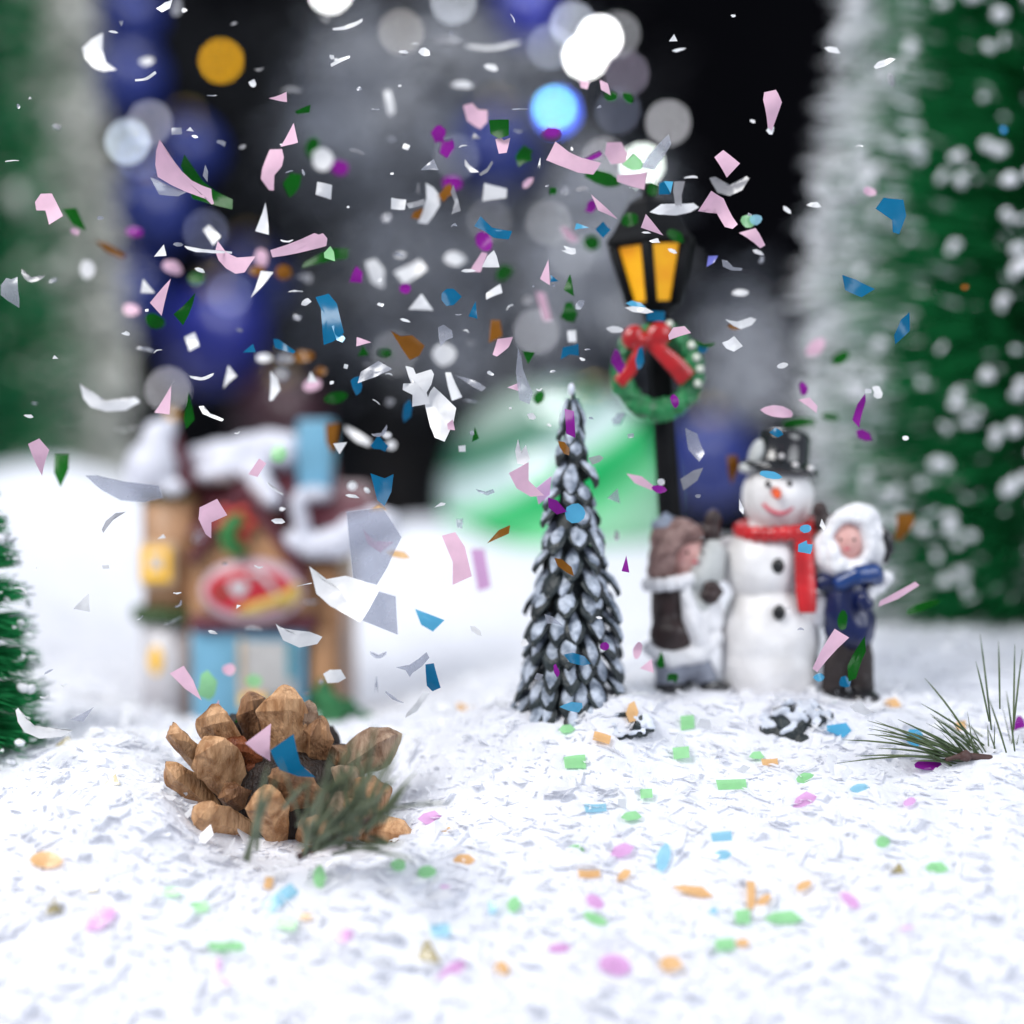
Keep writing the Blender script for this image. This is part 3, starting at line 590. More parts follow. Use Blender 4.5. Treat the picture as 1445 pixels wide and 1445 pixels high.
M['hair_brown'] = material('hair_brown', (0.16, 0.085, 0.075), 0.45, col2=(0.30, 0.19, 0.17), scale=4.0, bump=.6, bscale=8)
M['coat_brown'] = material('coat_brown', (0.028, 0.014, 0.013), 0.45, 0.3, 2.0, bump=.3)
M['fur_white'] = material('fur_white', (0.80, 0.80, 0.82), 0.6, 0.08, 2.0, bump=.6, bscale=6)
M['wool_grey'] = material('wool_grey', (0.50, 0.52, 0.51), 0.6, 0.1, 2.0, bump=.3)
M['beret'] = material('beret', (0.24, 0.28, 0.36), 0.5, 0.15, 2.0)
M['stocking'] = material('stocking', (0.26, 0.28, 0.34), 0.5, 0.15, 2.0)
M['boot_black'] = material('boot_black', (0.010, 0.010, 0.012), 0.25, 0.2, 2.0, coat=.4)
M['coat_blue'] = material('coat_blue', (0.002, 0.008, 0.058), 0.3, 0.3, 1.5, bump=.2, coat=.2)
M['scarf_blue'] = material('scarf_blue', (0.003, 0.035, 0.16), 0.3, 0.3, 2.0, coat=.3)
M['trouser'] = material('trouser', (0.020, 0.013, 0.012), 0.5, 0.25, 2.0, bump=.2)
M['eye'] = material('eye', (0.02, 0.015, 0.015), 0.3, 0.1, 3.0)

def snowman():
    A = Local(40.8); s = A.s; t = thing('snowman', 'white snowman figurine in black top hat and red scarf', 'figurine', A(1088, 985))
    b = MB()
    b.ball(A(1088, 898), (71 * s, 66 * s, 86 * s), 32, 22); b.ball(A(1088, 940), (70 * s, 65 * s, 70 * s), 28, 16); b.ball(A(1080, 798), (58 * s, 54 * s, 62 * s), 28, 20); b.ball(A(1097, 702), (50 * s, 48 * s, 52 * s), 28, 20)
    b.ball(A(1030, 790, .2), (24 * s, 24 * s, 34 * s)); b.ball(A(1140, 800, .2), (26 * s, 24 * s, 40 * s))
    b.build('body', M['body_white'], t, remesh=.07, soft=9, wob=.06, wscale=1.6)
    tl = Matrix.Rotation(math.radians(8), 3, 'Y'); ht = A(1099, 664)
    hb = MB(); hb.lathe(ht, [(20 * s, 3 * s), (54 * s, 0), (56 * s, 4 * s), (52 * s, 8 * s), (42 * s, 10 * s), (39 * s, 16 * s), (36 * s, 44 * s), (36 * s, 52 * s), (31 * s, 57 * s), (10 * s, 58 * s)], 32, tilt=tl); h = hb.build('hat', M['hat_black'], t, wob=.03, wscale=2)
    b = MB(); b.ball(A(1066, 640, -.2), (12 * s, .35, 22 * s), 12, 10, Matrix.Rotation(.35, 3, 'Y')); b.ball(A(1052, 660, -.25), (13 * s, .3, 8 * s), 12, 8); b.build('hat_snow', M['wool_grey'], h, remesh=.06, soft=2)
    for x, y, r in [(1113, 656, 5), (1135, 661, 5), (1094, 643, 4)]:
        b = MB(); b.ball(A(x, y, -.86 if x < 1120 else -.72), r * s, 10, 8); b.build('snow_blob', M['body_white'], h)
    b = MB(); b.tube([A(1086, 692, -.92), A(1085, 695, -1.25), A(1084, 698, -1.5)], [7.5 * s, 6 * s, 3 * s], 12); b.build('nose', M['carrot'], t)
    b = MB(); b.tube([A(x, y, -.98 + ((x - 1092) / 50) ** 2 * .9) for x, y in [(1070, 709), (1076, 716), (1085, 721), (1094, 722), (1103, 719), (1110, 713)]], 2.6 * s, 8); b.build('mouth', M['mouth_pink'], t)
    for x in (1075, 1105):
        b = MB(); b.ball(A(x, 681, -.90), (4 * s, 3 * s, 5 * s), 10, 8); b.build('eye', M['eye'], t)
    for y, dy in ((794, -1.08), (857, -1.30)):
        b = MB(); b.ball(A(1089, y, dy), (9 * s, 5 * s, 11 * s), 14, 10); b.build('button', M['coal'], t)
    sc = MB(); pts = []
    for k in range(25):
        q = 2 * math.pi * k / 24; pts.append(A(1098 + 54 * math.cos(q), 746 - 3 * math.sin(q) - 4 * math.cos(q), 52 * s * math.sin(q)))
    for p in pts: sc.ball(p, (10 * s, 10 * s, 12 * s), 10, 8)
    sc.tube([A(1124, 745, -1.0), A(1125, 775, -1.05), A(1126, 805, -1.12), A(1127, 835, -1.22), A(1128, 858, -1.28)], [13 * s, 14 * s, 15 * s, 15 * s, 13 * s], 12, flat=.4)
    sc.ball(A(1125, 747, -1.0), (13 * s, .2, 12 * s)); sc.ball(A(1145, 742, -.5), (12 * s, .25, 10 * s))
    sc.build('scarf', M['scarf_red'], t, remesh=.05, soft=3)
snowman()

def limb(b, pts, rad):
    for i in range(len(pts) - 1):
        for k in range(7):
            f = k / 6; p = pts[i] * (1 - f) + pts[i + 1] * f; b.ball(p, rad[i] * (1 - f) + rad[i + 1] * f, 12, 8)
def mitten(b, A, px, py, dy, w, h, thumb, tilt=0.0):
    """A knitted mitten: palm, closed finger bag and a thumb leaving the side of the palm."""
    s = A.s; R_ = Matrix.Rotation(tilt, 3, 'Y')
    b.ball(A(px, py + h * .15, dy), (w * .5 * s, w * .34 * s, h * .34 * s), 14, 10, R_); b.ball(A(px + math.sin(tilt) * h * .25, py - h * .2, dy), (w * .46 * s, w * .28 * s, h * .32 * s), 14, 10, R_)
    b.ball(A(px + thumb * w * .5, py + h * .02, dy), (w * .17 * s, w * .17 * s, h * .22 * s), 10, 8, Matrix.Rotation(thumb * .6, 3, 'Y'))
def face(A, t, cx, cy, dy, w, look):
    s = A.s
    for q in (-.34, .34):
        b = MB(); b.ball(A(cx + (q * w) + look * w * .18, cy - w * .10, dy), (w * .07 * s, .03, w * .10 * s), 8, 6); b.build('eye', M['eye'], t)
    b = MB(); b.ball(A(cx + look * w * .25, cy + w * .10, dy - .06), (w * .10 * s, .09, w * .09 * s), 10, 8); b.build('nose', M['skin'], t)
    b = MB(); b.ball(A(cx + look * w * .2, cy + w * .36, dy + .02), (w * .16 * s, .04, w * .07 * s), 10, 6); b.build('mouth', M['mouth_pink'], t)

def girl():
    A = Local(40.6); s = A.s; t = thing('girl_figurine', 'child figurine with long brown hair and brown coat hugging the snowman from the left', 'figurine', A(960, 985))
    b = MB()                                                     # the body: head, neck, trunk, arms and legs in one skin
    b.ball(A(968, 782), (28 * s, 26 * s, 31 * s)); b.ball(A(983, 786, -.1), (12 * s, 14 * s, 20 * s)); limb(b, [A(962, 800), A(958, 850), A(956, 895)], [14 * s, 24 * s, 27 * s])
    limb(b, [A(966, 828), A(996, 812), A(1004, 764)], [15 * s, 14 * s, 10 * s]); limb(b, [A(968, 836), A(980, 850), A(997, 838)], [14 * s, 12 * s, 9 * s])
    limb(b, [A(950, 900), A(948, 940), A(944, 975)], [18 * s, 15 * s, 11 * s]); limb(b, [A(972, 905), A(990, 945), A(1000, 968)], [18 * s, 15 * s, 11 * s])
    b.build('body', M['skin'], t, remesh=.06, soft=3)
    face(A, t, 974, 780, -.62, 30, .6)
    b = MB()
    for x, y, rx, ry, dy in [(948, 762, 32, 30, -.05), (936, 790, 22, 30, -.1), (958, 752, 30, 22, -.1), (924, 806, 12, 14, -.1), (976, 752, 16, 14, -.2), (945, 785, 24, 30, .35)]: b.ball(A(x, y, dy), (rx * s, 25 * s, ry * s), 14, 12)
    for k in range(16):
        f = k / 15; b.tube([A(970 - 30 * f, 742 + 4 * f, -.62 + .1 * f), A(950 - 22 * f, 772 + 6 * f, -.66), A(944 - 28 * f, 812 - 2 * f, -.5)], [3 * s, 5 * s, 3 * s], 6)
    b.build('hair', M['hair_brown'], t, remesh=.05, soft=1)
    b = MB(); b.ball(A(944, 742, .1), (26 * s, 26 * s, 13 * s)); b.ball(A(940, 730, .1), (7 * s, 7 * s, 7 * s)); b.build('beret', M['beret'], t, remesh=.06, soft=2)
    b = MB(); limb(b, [A(948, 836), A(948, 880), A(950, 895)], [28 * s, 29 * s, 31 * s]); b.ball(A(947, 894, -.35), (31 * s, 24 * s, 27 * s)); b.build('coat', M['coat_brown'], t, remesh=.06, soft=3, wob=.05, wscale=2.5)
    b = MB()
    for k in range(14):
        q = 2 * math.pi * k / 14; b.ball(A(948 + 31 * math.cos(q), 820 - 5 * math.cos(q), 26 * s * math.sin(q) - .1), 11 * s, 10, 8)
    b.build('collar', M['fur_white'], t, remesh=.06, soft=1, wob=.05, wscale=3)
    b = MB(); limb(b, [A(966, 834, -.55), A(973, 870, -.6), A(984, 900, -.55)], [10 * s, 14 * s, 14 * s]); limb(b, [A(915, 914, -.3), A(945, 928, -.6), A(985, 920, -.55), A(1010, 900, -.3)], [10 * s, 12 * s, 14 * s, 12 * s]); b.ball(A(995, 870, -.2), (26 * s, 20 * s, 44 * s)); b.build('fur_trim', M['fur_white'], t, remesh=.06, soft=2, wob=.05, wscale=3)
    b = MB(); limb(b, [A(975, 832), A(996, 808, -.25), A(1004, 778, -.2)], [20 * s, 25 * s, 20 * s]); limb(b, [A(972, 845, -.3), A(990, 852, -.35)], [16 * s, 15 * s]); b.build('sleeve', M['wool_grey'], t, remesh=.06, soft=3)
    b = MB(); mitten(b, A, 1003, 744, -.2, 27, 52, -1, .12); b.build('mitten', M['coat_brown'], t, remesh=.05, soft=2)
    b = MB(); mitten(b, A, 998, 833, -.65, 28, 34, 1, .3); b.build('mitten', M['coat_brown'], t, remesh=.05, soft=2)
    b = MB(); b.ball(A(960, 935), (40 * s, 30 * s, 30 * s)); limb(b, [A(948, 930, -.2), A(944, 972, -.2)], [24 * s, 20 * s]); limb(b, [A(980, 930), A(1000, 962, -.1)], [22 * s, 16 * s]); b.build('stockings', M['stocking'], t, remesh=.07, soft=3)
    for x in (1008, 946):
        b = MB(); b.ball(A(x, 969, -.35), (23 * s, 20 * s, 9 * s)); b.ball(A(x - 6, 962, -.1), (13 * s, 13 * s, 12 * s)); b.build('boot', M['boot_black'], t, remesh=.05, soft=2)
girl()
def boy():
    A = Local(40.0); s = A.s; t = thing('boy_figurine', 'child figurine in blue coat and white fur hood hugging the snowman from the right', 'figurine', A(1198, 1000))
    b = MB()
    b.ball(A(1192, 764), (28 * s, 26 * s, 31 * s)); limb(b, [A(1196, 790), A(1196, 840), A(1200, 890)], [16 * s, 27 * s, 27 * s])
    limb(b, [A(1180, 812), A(1164, 780), A(1160, 738)], [14 * s, 12 * s, 9 * s]); limb(b, [A(1216, 812), A(1236, 822), A(1216, 842)], [13 * s, 12 * s, 8 * s])
    limb(b, [A(1190, 890), A(1180, 930), A(1176, 982)], [18 * s, 15 * s, 11 * s]); limb(b, [A(1208, 890), A(1216, 935), A(1220, 982)], [18 * s, 15 * s, 11 * s])
    b.build('body', M['skin'], t, remesh=.06, soft=3)
    face(A, t, 1190, 762, -.66, 28, -.3)
    hd = MB()
    for k in range(22):
        q = 2 * math.pi * k / 22 ; hd.ball(A(1194 + 31 * math.cos(q), 764 - 36 * math.sin(q), -.28), (11 * s, 13 * s, 11 * s), 10, 8)
    for x, y, rx, ry, dy in [(1206, 752, 38, 36, .25), (1224, 756, 28, 34, .1), (1214, 732, 30, 22, .1), (1236, 776, 18, 26, .1), (1178, 796, 20, 14, -.3), (1200, 800, 24, 12, -.3), (1172, 780, 12, 20, -.25)]: hd.ball(A(x, y, dy), (rx * s, 24 * s, ry * s), 14, 12)
    hd.build('hood', M['fur_white'], t, remesh=.06, soft=1, wob=.06, wscale=3)
    b = MB(); b.tube([A(1240, 742, -.1), A(1250, 756, -.2), A(1253, 775, -.2), A(1247, 794, -.2)], [4 * s, 8 * s, 7 * s, 4 * s], 10); b.build('hood_trim', M['boot_black'], t)
    b = MB(); limb(b, [A(1196, 826), A(1196, 862), A(1202, 884)], [30 * s, 36 * s, 38 * s]); b.ball(A(1168, 822, -.1), (22 * s, 18 * s, 15 * s)); b.build('coat', M['coat_blue'], t, remesh=.06, soft=3, wob=.05, wscale=2.2)
    b = MB(); limb(b, [A(1182, 820, -.5), A(1204, 808, -.62), A(1226, 806, -.5), A(1236, 814, -.3)], [12 * s, 14 * s, 14 * s, 12 * s]); b.build('scarf', M['scarf_blue'], t, remesh=.05, soft=2)
    b = MB(); b.ball(A(1247, 815, -.3), 12 * s, 12, 10); b.ball(A(1238, 826, -.15), 13 * s, 12, 10); b.ball(A(1226, 836, -.3), 11 * s, 12, 10); b.build('cuff', M['fur_white'], t, remesh=.05, wob=.05, wscale=5)
    b = MB(); limb(b, [A(1184, 806, -.1), A(1166, 786, -.2), A(1160, 766, -.15)], [17 * s, 18 * s, 15 * s]); b.ball(A(1160, 862, .1), (16 * s, 16 * s, 26 * s)); b.build('sleeve', M['fur_white'], t, remesh=.06, soft=2)
    b = MB(); mitten(b, A, 1158, 730, -.2, 24, 46, 1, -.2); b.build('mitten', M['coat_brown'], t, remesh=.05, soft=2)
    b = MB(); mitten(b, A, 1214, 845, -.9, 22, 26, -1, -.9); b.build('mitten', M['coat_blue'], t, remesh=.05, soft=2)
    b = MB(); limb(b, [A(1192, 900), A(1182, 935), A(1178, 972)], [23 * s, 20 * s, 18 * s]); limb(b, [A(1210, 900), A(1216, 935), A(1220, 972)], [23 * s, 20 * s, 18 * s]); b.build('trousers', M['trouser'], t, remesh=.06, soft=3, wob=.04, wscale=3)
    for x in (1182, 1218):
        b = MB(); b.ball(A(x, 984, -.35), (24 * s, 24 * s, 11 * s)); b.ball(A(x, 974), (17 * s, 17 * s, 13 * s)); b.build('boot', M['boot_black'], t, remesh=.05, soft=2)
boy()

# ------------------------------------------------------------------ pinecone
def cone_mat(name, c1, c2):
    m = material(name, c1, 0.45, col2=c2, scale=3.0, bump=.9, bscale=10, detail=9, spec=.4)
    N = m.node_tree.nodes; L = m.node_tree.links; mp = N.new('ShaderNodeMapping'); mp.inputs['Scale'].default_value = (1.3, 1.3, .32)      # woody grain runs along the scale
    tc = next(n for n in N if n.type == 'TEX_COORD'); L.new(tc.outputs['Object'], mp.inputs['Vector'])
    for n in N:
        if n.type == 'TEX_NOISE': L.new(mp.outputs[0], n.inputs['Vector'])
    return m
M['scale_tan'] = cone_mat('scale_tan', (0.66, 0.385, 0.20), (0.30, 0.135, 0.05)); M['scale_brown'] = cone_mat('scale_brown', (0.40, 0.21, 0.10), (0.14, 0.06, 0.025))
M['scale_russet'] = cone_mat('scale_russet', (0.24, 0.066, 0.018), (0.16, 0.04, 0.012)); M['scale_shade'] = cone_mat('scale_shade', (0.022, 0.010, 0.006), (0.01, 0.005, 0.003))  # near-black shade of the gaps is put into core and rear scale colour
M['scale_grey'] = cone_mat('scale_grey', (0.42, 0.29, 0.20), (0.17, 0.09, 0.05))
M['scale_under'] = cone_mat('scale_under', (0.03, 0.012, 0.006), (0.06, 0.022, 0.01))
def pinecone():
    core = P(408, 1118, 37.0); t = thing('pinecone', 'open brown pinecone half buried in the snow in front of the cottage', 'pinecone', P(400, 1185, 36.6))
    s = 36 / F
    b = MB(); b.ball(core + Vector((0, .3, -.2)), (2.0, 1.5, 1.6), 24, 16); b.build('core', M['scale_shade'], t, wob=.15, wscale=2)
    # tip position, depth, width px, thickness px, root offset toward the core, material
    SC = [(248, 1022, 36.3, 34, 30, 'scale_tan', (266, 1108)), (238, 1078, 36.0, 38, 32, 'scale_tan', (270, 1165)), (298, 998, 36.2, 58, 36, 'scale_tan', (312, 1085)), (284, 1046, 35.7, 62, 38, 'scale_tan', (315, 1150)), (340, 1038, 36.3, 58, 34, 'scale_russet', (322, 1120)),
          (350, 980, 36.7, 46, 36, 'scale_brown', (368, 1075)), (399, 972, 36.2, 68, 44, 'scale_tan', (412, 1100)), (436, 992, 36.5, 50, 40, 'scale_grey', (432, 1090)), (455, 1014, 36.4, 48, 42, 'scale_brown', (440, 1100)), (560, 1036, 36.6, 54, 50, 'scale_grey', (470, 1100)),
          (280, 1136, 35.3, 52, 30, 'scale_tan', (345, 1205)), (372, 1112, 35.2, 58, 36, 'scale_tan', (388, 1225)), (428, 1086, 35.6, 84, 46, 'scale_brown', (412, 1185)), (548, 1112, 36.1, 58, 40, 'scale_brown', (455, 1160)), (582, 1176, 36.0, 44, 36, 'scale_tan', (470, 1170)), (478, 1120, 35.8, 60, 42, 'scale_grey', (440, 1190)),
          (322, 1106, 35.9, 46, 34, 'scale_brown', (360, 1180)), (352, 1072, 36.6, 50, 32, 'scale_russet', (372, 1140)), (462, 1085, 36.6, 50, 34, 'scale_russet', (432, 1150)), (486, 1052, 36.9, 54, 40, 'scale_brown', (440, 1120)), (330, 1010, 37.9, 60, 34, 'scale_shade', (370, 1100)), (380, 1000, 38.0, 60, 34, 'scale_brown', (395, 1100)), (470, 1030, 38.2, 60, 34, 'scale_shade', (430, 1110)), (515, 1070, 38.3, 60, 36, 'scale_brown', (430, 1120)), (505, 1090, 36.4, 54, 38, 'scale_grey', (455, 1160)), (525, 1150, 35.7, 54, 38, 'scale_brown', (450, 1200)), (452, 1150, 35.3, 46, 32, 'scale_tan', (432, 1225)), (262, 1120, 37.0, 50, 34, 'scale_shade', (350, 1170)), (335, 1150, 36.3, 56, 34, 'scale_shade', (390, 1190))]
    for i, (px, py, d, w, th, mk, rt) in enumerate(SC):
        tip = P(px, py, d); root = core * .30 + P(rt[0], rt[1], d + .55) * .70
        ax_ = (tip - root); L_ = ax_.length; ax_.normalize()
        up = (tip - core).normalized() * .55 + Vector((random.uniform(-.25, .25), -1.0, .35)); up = (up - ax_ * up.dot(ax_)).normalized(); sd = ax_.cross(up).normalized()
        # a shield: narrow stalk, broad shoulders, blunt keeled point; angular like dry wood
        sec = [(0, .36, .50, 0), (.22, .60, .60, .0), (.45, .86, .75, .02), (.66, 1.0, .95, .06), (.82, .92, 1.15, .10), (.93, .74, 1.0, .10), (.985, .50, .75, .06), (1.0, .34, .45, .03)]
        crs = [(1, 0), (.80, .42), (.30, .72), (0, 1.0), (-.34, .66), (-.84, .36), (-1, 0), (-.6, -.6), (0, -.8), (.6, -.6)]
        vs = []; fs = []; n = len(crs); j1, j2 = random.uniform(-.12, .12), random.uniform(-.2, .2)
        for q, (tt, ww, hh, lf) in enumerate(sec):
            c_ = root + ax_ * (L_ * tt) + up * (lf * L_) + sd * (w * s * j1 * tt)
            for k, (ca, sa) in enumerate(crs):
                e_ = random.uniform(.80, 1.18)
                vs.append(c_ + sd * (w * .56 * s * ww * ca * e_) + up * (th * .38 * s * hh * sa * random.uniform(.8, 1.25)) + ax_ * (L_ * .05 * (1 - abs(ca)) * (1 if tt > .6 else 0)))
        for q in range(len(sec) - 1):
            for k in range(n): fs.append((q * n + k, q * n + (k + 1) % n, (q + 1) * n + (k + 1) % n, (q + 1) * n + k))
        fs.append(tuple(range(n - 1, -1, -1))); fs.append(tuple((len(sec) - 1) * n + k for k in range(n)))
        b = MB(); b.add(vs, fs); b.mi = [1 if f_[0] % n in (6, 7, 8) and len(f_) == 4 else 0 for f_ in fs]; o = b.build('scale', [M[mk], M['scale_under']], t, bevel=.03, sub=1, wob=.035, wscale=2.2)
        for v in o.data.vertices: v.co += mnoise.noise_vector(v.co * 5.5 + Vector((i, 0, 0))) * .014
pinecone()

# ------------------------------------------------------------------ pine needles
M['needle'] = material('needle', (0.040, 0.075, 0.022), 0.4, col2=(0.10, 0.13, 0.05), scale=1.0)
M['needle_grey'] = material('needle_grey', (0.19, 0.22, 0.13), 0.5, col2=(0.07, 0.10, 0.045), scale=1.0)
M['twig'] = material('twig', (0.075, 0.035, 0.03), 0.6, 0.2, 3.0)
def needle(b, base, tip, r, sag=.1):
    pts = [base.lerp(tip, f) + Vector((0, 0, sag * (tip - base).length * math.sin(math.pi * f))) for f in (0, .25, .5, .75, 1)]
    b.tube(pts, [r * .8, r, r, r * .8, r * .2], 6)
def right_sprig():
    t = thing('pine_sprig', 'thin green pine needle sprig lying on the snow at right', 'twig', P(1392, 1074, 36.2))
    b = MB(); b.tube([P(1440, 1085, 37.0), P(1395, 1070, 36.2), P(1360, 1066, 36), P(1335, 1072, 35.8)], [.09, .10, .09, .05], 8); b.build('stem', M['twig'], t)
    b = MB()
    for bx, by, tx, ty, d in [(1362, 1069, 1181, 1077, 35.7), (1345, 1074, 1207, 1067, 35.6), (1330, 1062, 1189, 1044, 36.0), (1350, 1062, 1226, 1028, 36.1), (1340, 1058, 1224, 1017, 36.3), (1335, 1056, 1224, 1036, 36.0), (1358, 1066, 1267, 1015, 36.3), (1389, 1052, 1300, 993, 36.6), (1360, 1028, 1305, 957, 37.0), (1372, 1068, 1339, 1036, 36.0), (1396, 1018, 1377, 933, 37.0), (1399, 1030, 1383, 895, 37.6), (1411, 1000, 1409, 904, 37.6), (1430, 1030, 1432, 909, 37.2), (1430, 1030, 1443, 915, 37.2), (1352, 1070, 1290, 1035, 36.1), (1348, 1068, 1262, 1040, 36.2), (1345, 1070, 1240, 1056, 35.8), (1370, 1066, 1318, 1020, 36.3), (1352, 1078, 1286, 1074, 35.6), (1366, 1066, 1282, 1022, 36.4), (1420, 1062, 1395, 985, 37.2), (1432, 1060, 1420, 975, 37.4), (1380, 1064, 1340, 1000, 36.8), (1348, 1084, 1300, 1060, 35.5)]:
        needle(b, P(bx, by, 36.1), P(tx, ty, d), .026, .03)
    for k in range(46):
        f = random.random(); bx, by, d0 = 1345 + 90 * f, 1072 + 10 * f, 35.8 + 1.0 * f; q = random.gauss(-1.05 + .8 * f, .38); ln = random.uniform(70, 150)
        needle(b, P(bx, by, d0), P(bx + ln * math.sin(q), by - ln * math.cos(q) * .62, d0 + random.uniform(-.4, 1.0)), random.uniform(.012, .022), random.uniform(-.02, .06))
    b.build('needles', M['needle'], t)
    b = MB(); b.ball(P(1362, 1067, 35.95), (.17, .13, .15), 10, 8); b.build('bud', M['twig'], t, wob=.05, wscale=6)
right_sprig()
def front_sprig():
    t = thing('pine_sprig', 'blurred green pine needles standing in front of the pinecone', 'twig', P(480, 1190, 33.2))
    b = MB(); b.tube([P(420, 1210, 33.2), P(470, 1180, 33.2), P(540, 1150, 33.4)], [.09, .10, .06], 8); b.build('stem', M['twig'], t)
    b = MB()
    for bx, by, tx, ty, d in [(350, 1215, 378, 1080, 33.3), (345, 1212, 392, 1095, 33.0), (362, 1200, 372, 1105, 33.4), (430, 1190, 520, 1050, 32.9), (440, 1195, 500, 1040, 33.0), (445, 1185, 470, 1060, 32.7), (460, 1190, 545, 1070, 33.1), (470, 1185, 560, 1100, 32.8), (480, 1195, 530, 1080, 32.6), (450, 1200, 560, 1150, 32.9), (470, 1205, 575, 1190, 32.9), (440, 1195, 540, 1120, 32.5), (500, 1190, 500, 1075, 32.9), (430, 1205, 455, 1100, 32.7), (490, 1195, 585, 1215, 32.8), (520, 1170, 560, 1060, 33.2), (420, 1165, 488, 1090, 33.3), (540, 1160, 568, 1120, 33.2), (505, 1180, 530, 1020, 33.0), (400, 1140, 440, 1100, 33.5), (475, 1170, 510, 1110, 33.3), (440, 1180, 480, 1130, 33.3), (460, 1165, 540, 1140, 33.3), (520, 1180, 560, 1195, 33.3)]:
        needle(b, P(bx, by, 33.1), P(tx, ty, d - 1.7), .060, .02)
    for k in range(20):
        bx = random.uniform(420, 545); by = 1205 - (bx - 420) * .42 + random.uniform(-12, 12); q = random.gauss(.55, .45); ln = random.uniform(70, 140)
        needle(b, P(bx, by, 33.1), P(bx + ln * math.sin(q), by - ln * math.cos(q), random.uniform(31.2, 33.4)), random.uniform(.030, .055), .03)
    b.build('needles', M['needle_grey'], t)
front_sprig()
# ------------------------------------------------------------------ confetti and plastic flakes: outlines in photo positions, each with its own distance, bend, tilt and thickness
FM = {'pink': film('film_pink', (.95, .72, .84), (0.86, 0.63, 0.745), .93, .01), 'white': film('film_white', (.93, .94, .97), (0.93, 0.93, 0.94), .90, .06), 'clear': film('film_clear', (.82, .84, .90), (0.58, 0.59, 0.64), .34, .06),
      'grey': film('film_grey', (.84, .84, .86), (0.50, 0.50, 0.52), .50, .06), 'green': film('film_green', (.30, .85, .32), (0.004, 0.125, 0.008), .72, .015), 'blue': film('film_blue', (.20, .62, .85), (0.001, 0.20, 0.38), .80, .03),
      'magenta': film('film_magenta', (.85, .35, .88), (0.33, 0.018, 0.36), .76, .02), 'orange': film('film_orange', (.9, .6, .3), (0.30, 0.125, 0.012), .76, .02), 'purple': film('film_purple', (.6, .6, .95), (0.22, 0.24, 0.72), .8, .1), 'cyan': film('film_cyan', (.5, .85, .95), (0.12, 0.55, 0.80), .75, .08),
      'pale green': film('film_pale_green', (.70, .95, .70), (0.50, 0.84, 0.50), .62, .05), 'pale orange': film('film_pale_orange', (.98, .84, .62), (0.92, 0.64, 0.34), .62, .04), 'pale pink': film('film_pale_pink', (.97, .78, .95), (0.88, 0.58, 0.84), .62, .04), 'pale blue': film('film_pale_blue', (.78, .92, .97), (0.46, 0.78, 0.90), .6, .06), 'gold': film('film_gold', (.85, .78, .5), (0.56, 0.46, 0.16), .72, .22)}
DEPTH = {0: 36.0, 1: 37.1, 2: 38.6, 3: 41.5, -1: 35.0, -2: 33.8, 4: 46}
AIR = []     # (colour, blur, outline, word for its shape, name)
def pg(col, blur, shape, *pts): AIR.append((col, blur, [(pts[i], pts[i + 1]) for i in range(0, len(pts), 2)], shape))
def outline(kind, cx, cy, w, h, rot):
    c, s_ = math.cos(math.radians(rot)), math.sin(math.radians(rot)); rnd = lambda a: random.uniform(1 - a, 1 + a)
    if kind == 'tri': q = [(-.5, .5 * rnd(.2)), (random.uniform(-.2, .3), -.5), (.5, .42 * rnd(.3))]
    elif kind == 'quad': q = [(-.5, -.42 * rnd(.2)), (.46, -.5 * rnd(.15)), (.5, .40 * rnd(.2)), (-.42, .5)]
    elif kind == 'oval': q = [(.5 * math.cos(a) * rnd(.1), .5 * math.sin(a) * rnd(.1)) for a in [k * math.pi / 5 for k in range(10)]]
    elif kind == 'sliver': q = [(-.5, .1), (-.25, -.4 * rnd(.3)), (.2, -.5), (.5, .1 * rnd(.9)), (.25, .42), (-.2, .5 * rnd(.3))]
    elif kind == 'arc':
        q = [(-.5 + k / 5, -.5 + 2.0 * (.25 - (-.5 + k / 5) ** 2)) for k in range(6)]; q = q + [(x * .9, y + .36) for x, y in q[::-1]]
    elif kind == 'thread':
        k = random.uniform(-.9, .9); th_ = random.uniform(.25, .5); xs = [-.5, -.3, -.05, .2, .5]; up_ = [(x, k * (x * x * 4 - .5) * .8 - th_ * (1.1 - abs(x)) * random.uniform(.5, 1.3)) for x in xs]; q = up_ + [(x, k * (x * x * 4 - .5) * .8 + th_ * (1.0 - abs(x)) * random.uniform(.3, 1.2)) for x in xs[::-1]]
    else: q = [(.5 * math.cos(a) * rnd(.42), .5 * math.sin(a) * rnd(.42)) for a in [k * math.pi / 4 + random.uniform(-.25, .25) for k in range(8)]]      # ragged
    return [(cx + x * w * c - y * h * s_, cy + x * w * s_ + y * h * c) for x, y in q]
WORD = {'tri': 'triangle', 'quad': 'square', 'oval': 'oval', 'sliver': 'sliver', 'arc': 'curl', 'rag': 'scrap', 'thread': 'thread'}
def sh(col, blur, kind, cx, cy, w, h, rot=0): AIR.append((col, blur, outline(kind, cx, cy, w, h, rot), WORD[kind]))

